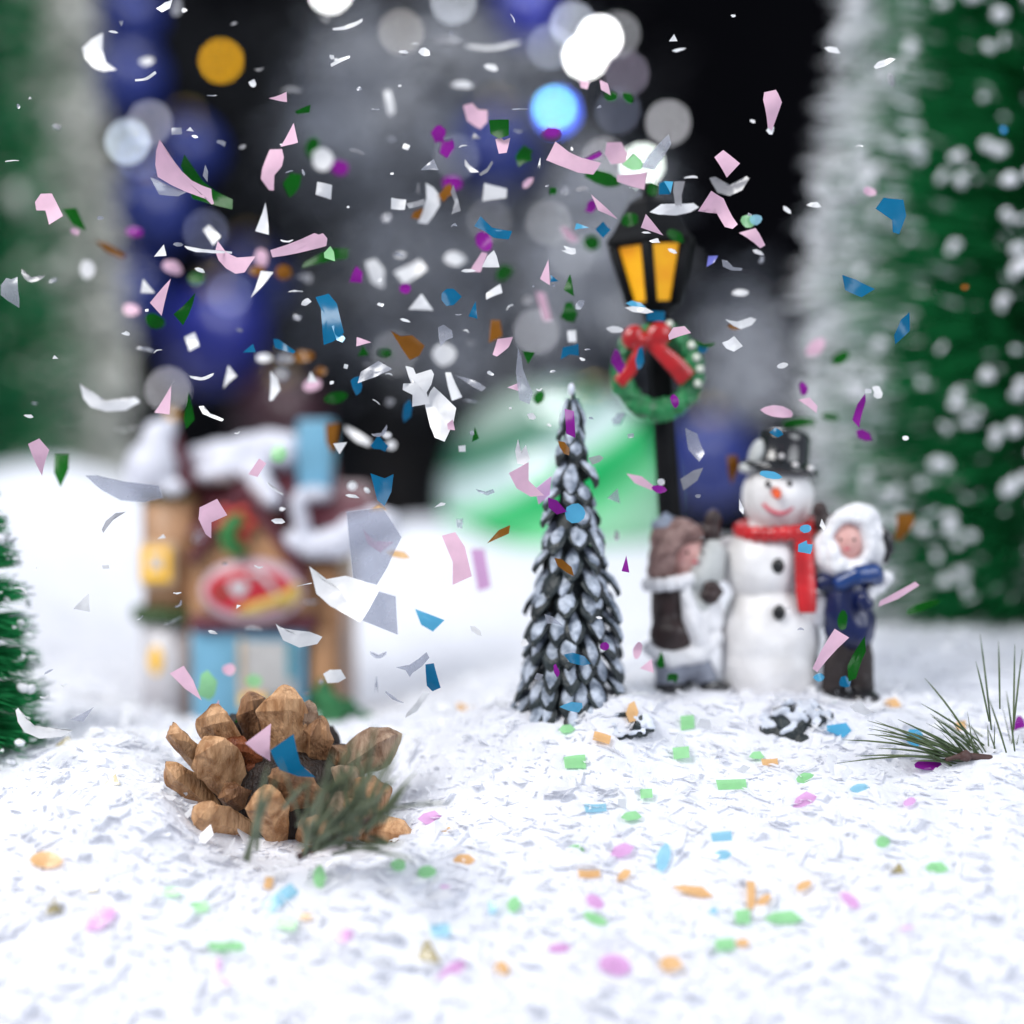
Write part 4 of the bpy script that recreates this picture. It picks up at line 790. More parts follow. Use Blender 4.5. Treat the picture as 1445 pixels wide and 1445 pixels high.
# --- pink
pg('pink', 0, 'crescent', 233, 205, 226, 219, 223, 236, 225, 252, 243, 262, 260, 269, 276, 274, 292, 279, 295, 285, 298, 283, 295, 274, 294, 262, 283, 259, 269, 253, 257, 242, 243, 223)
pg('pink', 0, 'triangle', 413, 171, 421, 202, 397, 209)
pg('pink', 1, 'curved scrap', 380, 210, 399, 212, 402, 224, 399, 236, 387, 247, 385, 267, 378, 266, 367, 251, 369, 238)
pg('pink', 0, 'crescent', 306, 339, 319, 356, 335, 364, 363, 364, 347, 386, 333, 387, 318, 378, 307, 366, 302, 353)
pg('pink', 0, 'strip', 385, 357, 443, 328, 449, 330, 455, 328, 461, 335, 459, 345, 436, 352, 388, 367)
pg('pink', 0, 'triangle', 379, 138, 405, 131, 405, 144); pg('pink', 0, 'triangle', 242, 394, 227, 445, 211, 427)
pg('pink', 0, 'bent flag', 57, 273, 73, 273, 91, 306, 71, 318, 64, 297, 50, 296, 48, 284)
sh('pink', 3, 'oval', 243, 377, 28, 20, 15); sh('pink', 3, 'oval', 369, 364, 20, 30); sh('pink', 3, 'oval', 185, 437, 28, 20, 15); sh('pink', 2, 'oval', 106, 327, 14, 10, 20)
pg('pink', 2, 'heart', 652, 149, 666, 145, 675, 154, 689, 156, 689, 173, 678, 183, 658, 170)
pg('pink', 0, 'heart', 699, 195, 706, 192, 711, 197, 720, 194, 715, 217, 704, 220)
pg('pink', 0, 'strip', 784, 198, 803, 215, 820, 224, 848, 232, 837, 247, 816, 244, 787, 231, 771, 222)
pg('pink', 1, 'scrap', 856, 203, 877, 201, 886, 217, 884, 229, 863, 231, 853, 217); pg('pink', 1, 'broad scrap', 870, 248, 913, 243, 910, 266, 870, 258)
pg('pink', 0, 'blade', 834, 274, 841, 281, 872, 308, 844, 297); pg('pink', 3, 'oval', 789, 321, 797, 320, 818, 337, 812, 343, 800, 338)
pg('pink', 0, 'triangle', 911, 303, 937, 330, 904, 322); pg('pink', 1, 'square', 818, 112, 832, 116, 829, 127, 819, 123); pg('pink', 0, 'square', 846, 112, 858, 118, 862, 134, 848, 127)
pg('pink', 0, 'kite', 1078, 131, 1094, 128, 1103, 145, 1092, 180, 1085, 177, 1076, 142); pg('pink', 0, 'square', 1021, 211, 1044, 231, 1026, 250, 1008, 222)
pg('pink', 0, 'bent flag', 985, 298, 1002, 272, 1021, 280, 1040, 318, 1033, 324, 1023, 320, 1009, 294); pg('pink', 1, 'scrap', 1044, 327, 1066, 322, 1080, 346, 1073, 350)
sh('pink', 2, 'oval', 1227, 270, 24, 14, 5); pg('pink', 0, 'triangle', 774, 365, 776, 403, 762, 394); pg('pink', 3, 'strip', 755, 411, 769, 412, 780, 453, 767, 455)
pg('pink', 0, 'boot shaped scrap', 695, 500, 702, 478, 724, 477, 718, 490, 701, 503); pg('pink', 1, 'scrap', 680, 356, 688, 358, 678, 384, 662, 383)
pg('pink', 0, 'triangle', 503, 475, 524, 483, 503, 489); sh('pink', 3, 'oval', 441, 543, 30, 20, -10); pg('pink', 0, 'spike', 239, 543, 240, 585, 220, 583)
pg('pink', 0, 'kite', 43, 627, 57, 619, 69, 635, 54, 671); pg('pink', 0, 'scrap', 349, 669, 366, 647, 377, 654, 363, 673)
pg('pink', 0, 'bent flag', 282, 716, 308, 704, 322, 727, 298, 737, 296, 760, 289, 754, 280, 732); pg('pink', 0, 'crescent', 512, 746, 525, 763, 556, 765, 537, 780, 519, 768)
pg('pink', 0, 'band', 623, 756, 642, 751, 656, 772, 666, 813, 639, 825, 639, 793); pg('pink', 0, 'crescent', 746, 652, 746, 678, 768, 699, 749, 701, 729, 689, 718, 668)
pg('pink', 0, 'triangle', 734, 539, 733, 552, 716, 547); pg('pink', 0, 'half disc', 943, 473, 950, 462, 966, 460, 975, 470, 960, 474, 944, 480); sh('pink', 3, 'oval', 1151, 490, 34, 22, -45)
sh('pink', 1, 'oval', 1097, 581, 50, 17, 6); pg('pink', 1, 'half disc', 1127, 564, 1142, 561, 1154, 573, 1152, 583); pg('pink', 1, 'strip', 1239, 856, 1241, 848, 1292, 821, 1298, 826, 1268, 845)
pg('pink', 0, 'strip', 1180, 888, 1199, 900, 1152, 948, 1144, 942, 1158, 920); pg('pink', 1, 'strip', 884, 668, 905, 672, 925, 688, 920, 692, 896, 682)
sh('pink', 1, 'oval', 900, 917, 12, 26, 10); sh('pink', 1, 'tri', 914, 938, 20, 18, 10); pg('pink', 0, 'half disc', 639, 592, 642, 607, 632, 606, 631, 598)
pg('pink', -1, 'flag', 380, 1023, 381, 1075, 364, 1062, 348, 1047); pg('pink', 0, 'blade', 240, 950, 258, 940, 272, 960, 285, 988, 262, 972); sh('pink', 1, 'tri', 303, 1002, 22, 32, 5); sh('pink', 2, 'oval', 323, 945, 22, 18)
sh('pink', 2, 'sliver', 745, 258, 22, 10, -40); sh('pink', 3, 'oval', 1156, 858, 26, 34, 10)
# --- green
pg('green', 1, 'triangle', 265, 223, 285, 254, 302, 268, 328, 281, 329, 297, 297, 287, 269, 278, 257, 236); pg('green', 1, 'wedge', 415, 156, 439, 149, 437, 159, 420, 160)
sh('green', 2, 'rag', 413, 257, 26, 46, 10); pg('green', 2, 'wing', 494, 347, 492, 364, 423, 380, 428, 371, 469, 349); sh('green', 3, 'oval', 277, 393, 26, 22); pg('green', 0, 'triangle', 275, 412, 260, 460, 246, 444)
sh('green', 2, 'oval', 218, 453, 30, 22, 15); pg('green', 2, 'scrap', 87, 294, 107, 292, 123, 327, 104, 318); sh('green', 3, 'oval', 441, 208, 20, 34, 15)
pg('green', 0, 'square', 690, 168, 718, 170, 718, 192, 704, 196, 692, 187); sh('green', 2, 'oval', 862, 136, 22, 16); sh('green', 2, 'sliver', 886, 138, 24, 15, 55); sh('green', 2, 'rag', 741, 221, 24, 30)
sh('green', 2, 'oval', 850, 251, 60, 22, 14); sh('green', 2, 'rag', 780, 270, 16, 12); sh('green', 3, 'oval', 835, 343, 26, 24); sh('green', 2, 'oval', 889, 310, 26, 22); sh('green', 2, 'oval', 953, 333, 30, 18, 35)
sh('green', 2, 'rag', 920, 268, 24, 20); sh('green', 3, 'sliver', 711, 384, 34, 22, -35); pg('green', 1, 'triangle', 805, 384, 810, 419, 795, 409); sh('green', 2, 'rag', 801, 440, 24, 36, 10)
pg('green', 1, 'triangle', 737, 495, 755, 497, 745, 514); sh('green', 2, 'oval', 761, 561, 16, 22, 25); sh('green', 2, 'oval', 474, 561, 36, 17, -15); sh('green', 2, 'tri', 513, 495, 18, 18); sh('green', 3, 'oval', 544, 498, 20, 14)
pg('green', 1, 'spike', 268, 553, 274, 592, 262, 605, 258, 590); pg('green', 2, 'kite', 74, 640, 98, 640, 98, 662, 87, 690, 76, 668); sh('green', 1, 'tri', 671, 612, 10, 20); sh('green', 2, 'arc', 994, 486, 34, 12, 10)
sh('green', 3, 'oval', 1186, 505, 32, 20, -35); sh('green', 3, 'oval', 1128, 596, 56, 15, -4); sh('green', 3, 'oval', 1172, 588, 28, 12, 10); sh('green', 2, 'oval', 1300, 857, 56, 14, -22)
pg('green', 0, 'strip', 1222, 898, 1224, 920, 1206, 956, 1194, 960, 1196, 940); sh('green', 1, 'oval', 1189, 876, 14, 28, 10); sh('green', 2, 'rag', 933, 934, 14, 26); sh('green', 2, 'rag', 948, 955, 20, 18)
sh('pale green', 2, 'rag', 291, 968, 34, 40); sh('pale green', 3, 'oval', 358, 961, 26, 22); sh('green', 1, 'tri', 339, 1009, 14, 22); sh('pale green', 3, 'oval', 393, 640, 26, 28)
# --- blue, magenta, orange, purple
pg('blue', 0, 'bent band', 442, 416, 461, 411, 475, 428, 487, 471, 471, 483, 457, 487, 455, 461, 452, 435); pg('cyan', 0, 'strip', 468, 460, 473, 458, 488, 478, 484, 484, 475, 480); pg('blue', 1, 'strip', 385, 478, 392, 478, 419, 497, 416, 500, 388, 491)
sh('blue', 1, 'tri', 352, 492, 18, 14); pg('blue', 0, 'curved strip', 678, 304, 694, 320, 723, 328, 718, 339, 697, 335, 684, 326, 669, 320); pg('blue', 1, 'diamond', 851, 313, 862, 324, 851, 336, 840, 324)
pg('cyan', 0, 'triangle', 813, 315, 832, 321, 811, 324); pg('cyan', 0, 'triangle', 937, 255, 950, 256, 946, 273); pg('blue', 1, 'wedge', 930, 258, 938, 256, 946, 274, 930, 274); pg('blue', 0, 'drop', 623, 414, 630, 407, 640, 407, 652, 419, 640, 430, 630, 432, 623, 424)
pg('blue', 0, 'triangle', 671, 424, 674, 450, 661, 447); pg('blue', 0, 'triangle', 777, 387, 788, 397, 777, 398); pg('blue', 1, 'square', 794, 490, 816, 486, 817, 502, 804, 500, 791, 507); sh('blue', 1, 'rag', 503, 541, 20, 28)
sh('blue', 2, 'sliver', 575, 580, 36, 14, 105); sh('blue', 1, 'rag', 536, 628, 20, 20); pg('blue', 0, 'heart', 523, 668, 543, 675, 555, 669, 552, 694, 543, 714, 533, 706); pg('cyan', 1, 'half disc', 585, 860, 628, 874, 611, 891, 594, 882); pg('blue', 0, 'strip', 600, 938, 612, 936, 622, 970, 610, 976, 602, 968)
pg('blue', 0, 'hooked scrap', 1236, 294, 1249, 277, 1277, 280, 1279, 304, 1267, 332, 1258, 329, 1258, 311); pg('blue', 0, 'ragged scrap', 1187, 389, 1208, 393, 1236, 407, 1215, 420, 1191, 410); pg('blue', 0, 'leaf', 1288, 438, 1284, 467, 1263, 486, 1260, 474, 1270, 452)
sh('blue', 2, 'oval', 1416, 183, 14, 16); sh('blue', 2, 'oval', 992, 492, 16, 14); pg('blue', -1, 'swallow shaped scrap', 413, 1037, 418, 1055, 424, 1078, 444, 1099, 420, 1096, 396, 1085, 382, 1058); sh('blue', 2, 'quad', 925, 446, 30, 16, 5); sh('cyan', 1, 'strip' if False else 'sliver', 898, 430, 30, 8, 12); sh('blue', 2, 'sliver', 903, 505, 14, 36, 5); sh('blue', 3, 'oval', 955, 378, 20, 14)
sh('cyan', 0, 'oval', 1087, 670, 32, 11, 12); sh('blue', 0, 'rag', 1097, 611, 20, 12); sh('cyan', 0, 'rag', 1137, 774, 16, 20, 20); sh('cyan', 0, 'oval', 1137, 746, 16, 12); sh('blue', 0, 'sliver', 815, 930, 40, 14, 20); sh('cyan', 0, 'oval', 812, 724, 30, 28); sh('cyan', 0, 'rag', 810, 998, 34, 14); sh('blue', 1, 'rag', 1192, 962, 16, 14); sh('cyan', 1, 'oval', 1156, 956, 16, 12)
sh('magenta', 3, 'oval', 189, 327, 26, 16, 10); sh('magenta', 3, 'oval', 480, 237, 26, 24); sh('magenta', 2, 'rag', 619, 190, 20, 26, 10); sh('magenta', 2, 'rag', 630, 208, 24, 28); sh('magenta', 3, 'oval', 638, 258, 34, 24); sh('magenta', 3, 'oval', 779, 186, 30, 20)
pg('magenta', 2, 'strip', 822, 226, 848, 211, 852, 218, 826, 234); sh('magenta', 2, 'rag', 834, 293, 18, 18); sh('magenta', 2, 'oval', 683, 340, 24, 36, -20); pg('magenta', 2, 'wedge', 502, 373, 513, 384, 511, 400, 492, 399); sh('magenta', 2, 'oval', 572, 407, 18, 18)
pg('magenta', 0, 'spike', 797, 576, 810, 580, 812, 618, 799, 612); pg('pale pink', 1, 'scrap', 755, 690, 778, 672, 776, 698, 760, 712); pg('magenta', 0, 'scrap', 773, 702, 786, 706, 800, 722, 786, 726, 774, 716); pg('magenta', 0, 'triangle', 884, 784, 888, 808, 877, 806); sh('magenta', 2, 'oval', 1134, 549, 12, 22, -10); pg('magenta', 1, 'spike', 1219, 556, 1222, 566, 1212, 604, 1204, 592, 1210, 570); sh('magenta', 2, 'sliver', 1219, 614, 30, 14, 30)
sh('magenta', 1, 'oval', 930, 690, 20, 12, 10); sh('magenta', 1, 'oval', 952, 566, 12, 20, -15); sh('magenta', 2, 'rag', 872, 510, 22, 30, -15); sh('magenta', 0, 'oval', 853, 912, 14, 12); sh('magenta', 0, 'sliver', 785, 946, 8, 18, -15); pg('pale pink', 3, 'strip', 663, 772, 684, 772, 694, 831, 674, 838)
pg('orange', 3, 'sliver', 134, 340, 150, 342, 178, 360, 174, 366, 150, 356); sh('orange', 3, 'oval', 400, 384, 24, 24); sh('orange', 3, 'oval', 362, 382, 26, 18); pg('orange', 1, 'ragged scrap', 552, 468, 566, 475, 582, 473, 599, 487, 592, 501, 578, 508, 570, 497)
sh('orange', 2, 'rag', 631, 270, 20, 28, 20); sh('orange', 2, 'sliver', 592, 301, 30, 12, -25); pg('orange', 2, 'square', 692, 449, 706, 450, 710, 475, 689, 487); pg('orange', 3, 'drop', 457, 597, 478, 595, 476, 621, 469, 644, 460, 625); pg('orange', 0, 'blade', 687, 767, 704, 748, 720, 741, 718, 753)
sh('orange', 3, 'oval', 428, 503, 34, 20); sh('orange', 3, 'oval', 452, 524, 18, 14); pg('orange', 3, 'drop', 1024, 642, 1040, 640, 1044, 660, 1034, 686, 1026, 668); pg('orange', 3, 'drop', 1266, 724, 1290, 722, 1290, 738, 1272, 766, 1262, 762); sh('orange', 0, 'sliver', 796, 632, 26, 12, 55); sh('orange', 0, 'sliver', 797, 799, 38, 11, 42); sh('orange', 2, 'oval', 1362, 405, 14, 11); sh('orange', 2, 'oval', 1037, 461, 24, 10); sh('pale orange', 2, 'sliver', 562, 782, 40, 12, 15); sh('pale orange', 3, 'oval', 356, 980, 30, 16); sh('pale orange', 2, 'tri', 533, 717, 28, 10)
pg('purple', 1, 'kite', 1000, 361, 1013, 361, 1008, 370, 997, 377); sh('pale green', 1, 'oval', 1056, 312, 22, 18); sh('pale blue', 1, 'oval', 1066, 310, 16, 14); sh('pale green', 1, 'rag', 894, 231, 24, 22); pg('pale green', 0, 'gem shaped scrap', 466, 347, 471, 355, 473, 369, 458, 364, 457, 357)
# --- white and clear plastic flakes, larger ones traced
pg('white', 1, 'tall triangle', 374, 285, 380, 332, 361, 327); pg('white', 2, 'diamond', 294, 315, 313, 334, 303, 350, 284, 323); pg('white', 1, 'triangle', 386, 384, 356, 422, 367, 381); pg('white', 2, 'triangle', 201, 392, 221, 415, 197, 413); sh('white', 2, 'quad', 271, 483, 18, 26, -20); pg('white', 1, 'square', 448, 257, 469, 262, 466, 280, 445, 274)
pg('white', 0, 'thin curved strip', 261, 348, 268, 349, 280, 353, 300, 352, 323, 351, 323, 354, 300, 357, 278, 357, 266, 353); pg('white', 0, 'thread', 190, 111, 205, 109, 221, 103, 223, 106, 207, 112, 190, 114); pg('clear', 0, 'faceted chip', 290, 233, 294, 242, 292, 256, 286, 248); pg('clear', 0, 'crumpled chip', 214, 252, 224, 255, 240, 262, 262, 270, 250, 276, 226, 276)
pg('clear', 0, 'torn scrap', 7, 391, 16, 394, 26, 391, 29, 422, 26, 434, 10, 424, 0, 416, 0, 402); sh('grey', 1, 'arc', 44, 392, 34, 18, 15); sh('white', 3, 'oval', 123, 380, 26, 28); sh('white', 3, 'sliver', 207, 86, 24, 11, -8); pg('white', 0, 'chip', 219, 10, 232, 3, 246, 2, 240, 12, 228, 17); sh('grey', 3, 'oval', 249, 10, 16, 28, 20)
pg('white', 0, 'streak', 466, 89, 480, 82, 494, 79, 494, 83, 480, 88, 467, 93); pg('white', 1, 'streak', 470, 42, 492, 33, 512, 28, 512, 32, 494, 39, 471, 45); sh('white', 3, 'arc', 697, 66, 86, 14, -8); sh('grey', 3, 'sliver', 632, 57, 54, 12); pg('white', 3, 'bone shaped flake', 541, 126, 550, 124, 555, 140, 558, 160, 548, 164, 544, 146); sh('white', 2, 'sliver', 693, 95, 24, 13, 15); sh('white', 3, 'sliver', 652, 120, 36, 12); sh('white', 0, 'rag', 599, 74, 16, 12); sh('white', 0, 'sliver', 569, 73, 15, 5)
pg('clear', 0, 'long shard', 945, 186, 948, 202, 936, 222, 922, 241, 904, 238, 915, 220, 930, 202); pg('white', 1, 'wing shaped flake', 915, 303, 932, 290, 955, 288, 980, 284, 988, 290, 976, 297, 955, 303, 928, 305); pg('grey', 1, 'curved band', 952, 255, 968, 253, 962, 275, 961, 293, 952, 291, 950, 270); sh('white', 0, 'sliver', 912, 328, 14, 3); sh('white', 0, 'rag', 924, 340, 17, 7); sh('white', 1, 'sliver', 949, 354, 15, 6, 25); sh('white', 0, 'rag', 806, 354, 25, 11, 12)
pg('white', 2, 'curved horn', 601, 258, 612, 263, 622, 275, 622, 290, 612, 305, 602, 316, 587, 314, 596, 299, 602, 280); sh('white', 1, 'quad', 562, 288, 22, 16, 12); sh('grey', 1, 'quad', 587, 288, 26, 9, -12); pg('grey', 1, 'bent triangle', 640, 262, 646, 280, 650, 297, 637, 303, 642, 286, 636, 272); pg('clear', 0, 'gem shaped triangle', 612, 224, 619, 241, 593, 239); pg('white', 1, 'curl', 656, 225, 662, 232, 676, 244, 664, 243, 656, 233); pg('grey', 1, 'curl', 676, 244, 688, 237, 694, 228, 696, 231, 688, 243, 678, 247)
pg('white', 2, 'square', 682, 258, 717, 267, 716, 280, 679, 283); pg('white', 0, 'fan shaped flake', 697, 353, 701, 362, 705, 377, 680, 377, 688, 361); sh('white', 0, 'sliver', 661, 382, 22, 5); pg('white', 1, 'square', 686, 414, 706, 399, 709, 413, 686, 423); sh('grey', 3, 'oval', 746, 424, 22, 16); sh('clear', 0, 'sliver', 818, 430, 18, 10, -45); pg('clear', 0, 'curled chip', 618, 462, 626, 458, 638, 466, 639, 476, 630, 480, 622, 490, 619, 476); sh('white', 2, 'quad', 807, 474, 14, 20)
pg('clear', 0, 'twisted shard', 731, 492, 736, 504, 738, 520, 744, 536, 752, 554, 747, 571, 733, 565, 730, 545, 728, 524); pg('white', 1, 'strip', 628, 525, 636, 525, 642, 540, 652, 560, 638, 566, 632, 545); pg('clear', 1, 'ladle shaped flake', 641, 529, 660, 533, 676, 540, 686, 548, 680, 553, 668, 546, 655, 537); sh('white', 0, 'rag', 750, 588, 13, 9, 25)
pg('white', 0, 'crumpled scrap', 572, 516, 583, 519, 587, 528, 609, 522, 613, 529, 609, 543, 602, 554, 606, 569, 581, 573, 582, 557, 568, 550, 569, 541, 580, 541, 576, 530); pg('white', 0, 'large folded tag', 612, 545, 628, 560, 644, 576, 640, 597, 628, 624, 614, 618, 607, 602, 599, 571, 606, 552); pg('clear', 0, 'trapezium', 534, 509, 554, 521, 530, 532, 505, 541, 509, 524)
pg('white', 3, 'streak', 484, 600, 496, 604, 526, 622, 524, 632, 504, 624, 488, 610); sh('clear', 0, 'arc', 538, 611, 26, 12, -30); sh('white', 3, 'oval', 552, 628, 14, 14); sh('white', 2, 'oval', 546, 614, 14, 10); pg('white', 1, 'triangle', 470, 626, 490, 624, 479, 641); sh('white', 2, 'oval', 497, 686, 15, 14); sh('white', 1, 'oval', 518, 692, 10, 7, 45); sh('white', 0, 'sliver', 497, 700, 21, 5, 10); sh('white', 1, 'quad', 652, 633, 10, 9); pg('white', 0, 'wedge', 613, 716, 622, 709, 629, 710, 627, 713); pg('clear', 0, 'tadpole shaped flake', 671, 690, 684, 694, 696, 690, 698, 695, 688, 699, 676, 695); sh('clear', 1, 'rag', 649, 739, 10, 18)
pg('white', 3, 'scrap', 514, 369, 530, 364, 544, 380, 542, 407, 532, 404, 523, 399); sh('white', 3, 'quad', 580, 383, 46, 26, -30); pg('white', 2, 'triangle', 595, 413, 613, 438, 575, 438); sh('white', 3, 'oval', 627, 500, 36, 34); sh('white', 3, 'oval', 565, 360, 18, 8); sh('white', 3, 'oval', 455, 225, 34, 34); sh('white', 3, 'oval', 642, 365, 34, 22); pg('white', 2, 'wedge', 380, 521, 390, 532, 396, 550, 386, 567, 381, 568); pg('white', 2, 'triangle', 322, 514, 336, 531, 313, 549); pg('white', 2, 'triangle', 438, 523, 449, 540, 433, 540)
sh('grey', 3, 'oval', 402, 506, 28, 18); sh('grey', 3, 'oval', 397, 528, 24, 22); sh('white', 3, 'oval', 372, 505, 26, 14); pg('clear', 1, 'long blob', 119, 671, 139, 671, 180, 680, 221, 685, 225, 703, 201, 709, 170, 706, 145, 692); pg('grey', 0, 'curved claw', 145, 747, 150, 735, 162, 724, 175, 722, 162, 730, 154, 742, 147, 752); sh('white', 0, 'arc', 285, 533, 36, 10, -5); pg('white', 0, 'crooked thread', 279, 573, 286, 572, 292, 582, 304, 586, 317, 592, 314, 595, 300, 590, 286, 584)
pg('white', 0, 'leaf shaped flake', 391, 879, 398, 885, 415, 889, 436, 892, 453, 900, 446, 910, 422, 914, 401, 903); pg('white', -1, 'large curled sheet', 436, 799, 444, 812, 458, 818, 486, 813, 510, 820, 535, 834, 522, 858, 511, 876, 488, 866, 466, 855, 446, 838); pg('clear', -1, 'large pale sheet', 535, 834, 559, 841, 561, 896, 540, 888, 511, 876, 522, 858); pg('clear', -1, 'large see through sheet', 492, 722, 540, 716, 566, 758, 546, 800, 530, 826, 497, 817)
pg('white', 2, 'bowl shaped light cutout', 113, 540, 122, 556, 140, 568, 162, 570, 190, 558, 198, 566, 178, 580, 150, 582, 128, 576, 116, 562); pg('white', 2, 'crescent', 112, 64, 128, 52, 146, 44, 144, 70, 152, 92, 170, 104, 150, 106, 130, 96, 116, 80); pg('white', 0, 'long curl', 18, 1004, 22, 1000, 30, 1014, 44, 1026, 70, 1032, 108, 1028, 90, 1038, 56, 1042, 34, 1034, 22, 1020); pg('clear', 0, 'scrap', 98, 1016, 118, 1006, 132, 998, 118, 1018)  # bowl and crescent cutouts stand in for cut-off discs of light
pg('white', 0, 'twin prong flake', 731, 620, 735, 638, 742, 628, 748, 648, 740, 656, 730, 654, 727, 636); pg('grey', 0, 'wedge', 830, 646, 846, 642, 852, 646, 846, 652, 836, 656); pg('clear', 0, 'forked shard', 559, 941, 578, 938, 590, 930, 602, 920, 606, 928, 596, 940, 582, 950, 578, 956, 572, 946); pg('clear', 0, 'scrap', 768, 866, 780, 870, 794, 883, 782, 880, 772, 880); sh('white', 0, 'sliver', 672, 890, 22, 8, 40); sh('white', 1, 'sliver', 740, 907, 12, 10); pg('white', -1, 'slanted strip', 598, 974, 606, 978, 588, 1004, 570, 1016, 574, 1006, 588, 990); sh('white', -1, 'sliver', 472, 953, 32, 20, 15); sh('clear', 1, 'arc', 534, 925, 24, 12)
pg('grey', 1, 'curl', 1002, 250, 1010, 248, 1018, 262, 1030, 266, 1044, 260, 1052, 250, 1056, 254, 1046, 270, 1030, 276, 1014, 270); pg('clear', 0, 'bone shaped flake', 1018, 367, 1026, 368, 1034, 376, 1048, 379, 1046, 382, 1032, 381, 1020, 376); sh('white', 1, 'sliver', 1070, 356, 17, 6, 30); sh('white', 2, 'oval', 1045, 413, 26, 11, 5); pg('white', 1, 'wavy flake', 1021, 452, 1040, 454, 1060, 447, 1068, 450, 1062, 458, 1046, 464, 1034, 460); pg('white', 0, 'folded scrap', 1018, 484, 1028, 480, 1036, 474, 1049, 488, 1036, 496, 1024, 492)
sh('white', 1, 'sliver', 1175, 70, 24, 9, 20); pg('white', 0, 'chip', 1233, 94, 1240, 86, 1256, 82, 1262, 86, 1248, 94, 1236, 97); sh('grey', 2, 'oval', 1258, 113, 10, 20, -20); sh('white', 1, 'sliver', 1149, 289, 20, 9, 10); sh('white', 1, 'sliver', 1111, 296, 16, 6, 50); sh('white', 1, 'sliver', 1062, 171, 9, 5, 30); sh('white', 1, 'rag', 1088, 184, 12, 11); sh('white', 0, 'tri', 950, 54, 12, 11); sh('white', 1, 'sliver', 958, 70, 22, 4, -15); sh('white', 0, 'oval', 1104, 516, 15, 8, -10); pg('clear', 1, 'see through scrap', 966, 604, 984, 612, 994, 640, 986, 652, 972, 634); pg('grey', 1, 'see through scrap', 960, 676, 978, 664, 992, 660, 984, 678, 966, 692); sh('white', 1, 'sliver', 902, 437, 40, 9, 14); sh('white', 1, 'oval', 868, 465, 24, 9, 5); sh('white', 1, 'oval', 933, 680, 11, 10); pg('white', 0, 'drop', 1043, 704, 1050, 718, 1049, 726, 1043, 720); pg('white', 0, 'drop', 1160, 732, 1165, 744, 1162, 748, 1157, 742)
sh('white', 1, 'rag', 1238, 553, 14, 16); sh('white', 1, 'oval', 1278, 618, 10, 7); sh('white', 0, 'rag', 1100, 996, 1, 1) if False else None
pg('white', 0, 'drop', 1196, 994, 1214, 990, 1224, 1000, 1236, 1006, 1222, 1010, 1206, 1004)
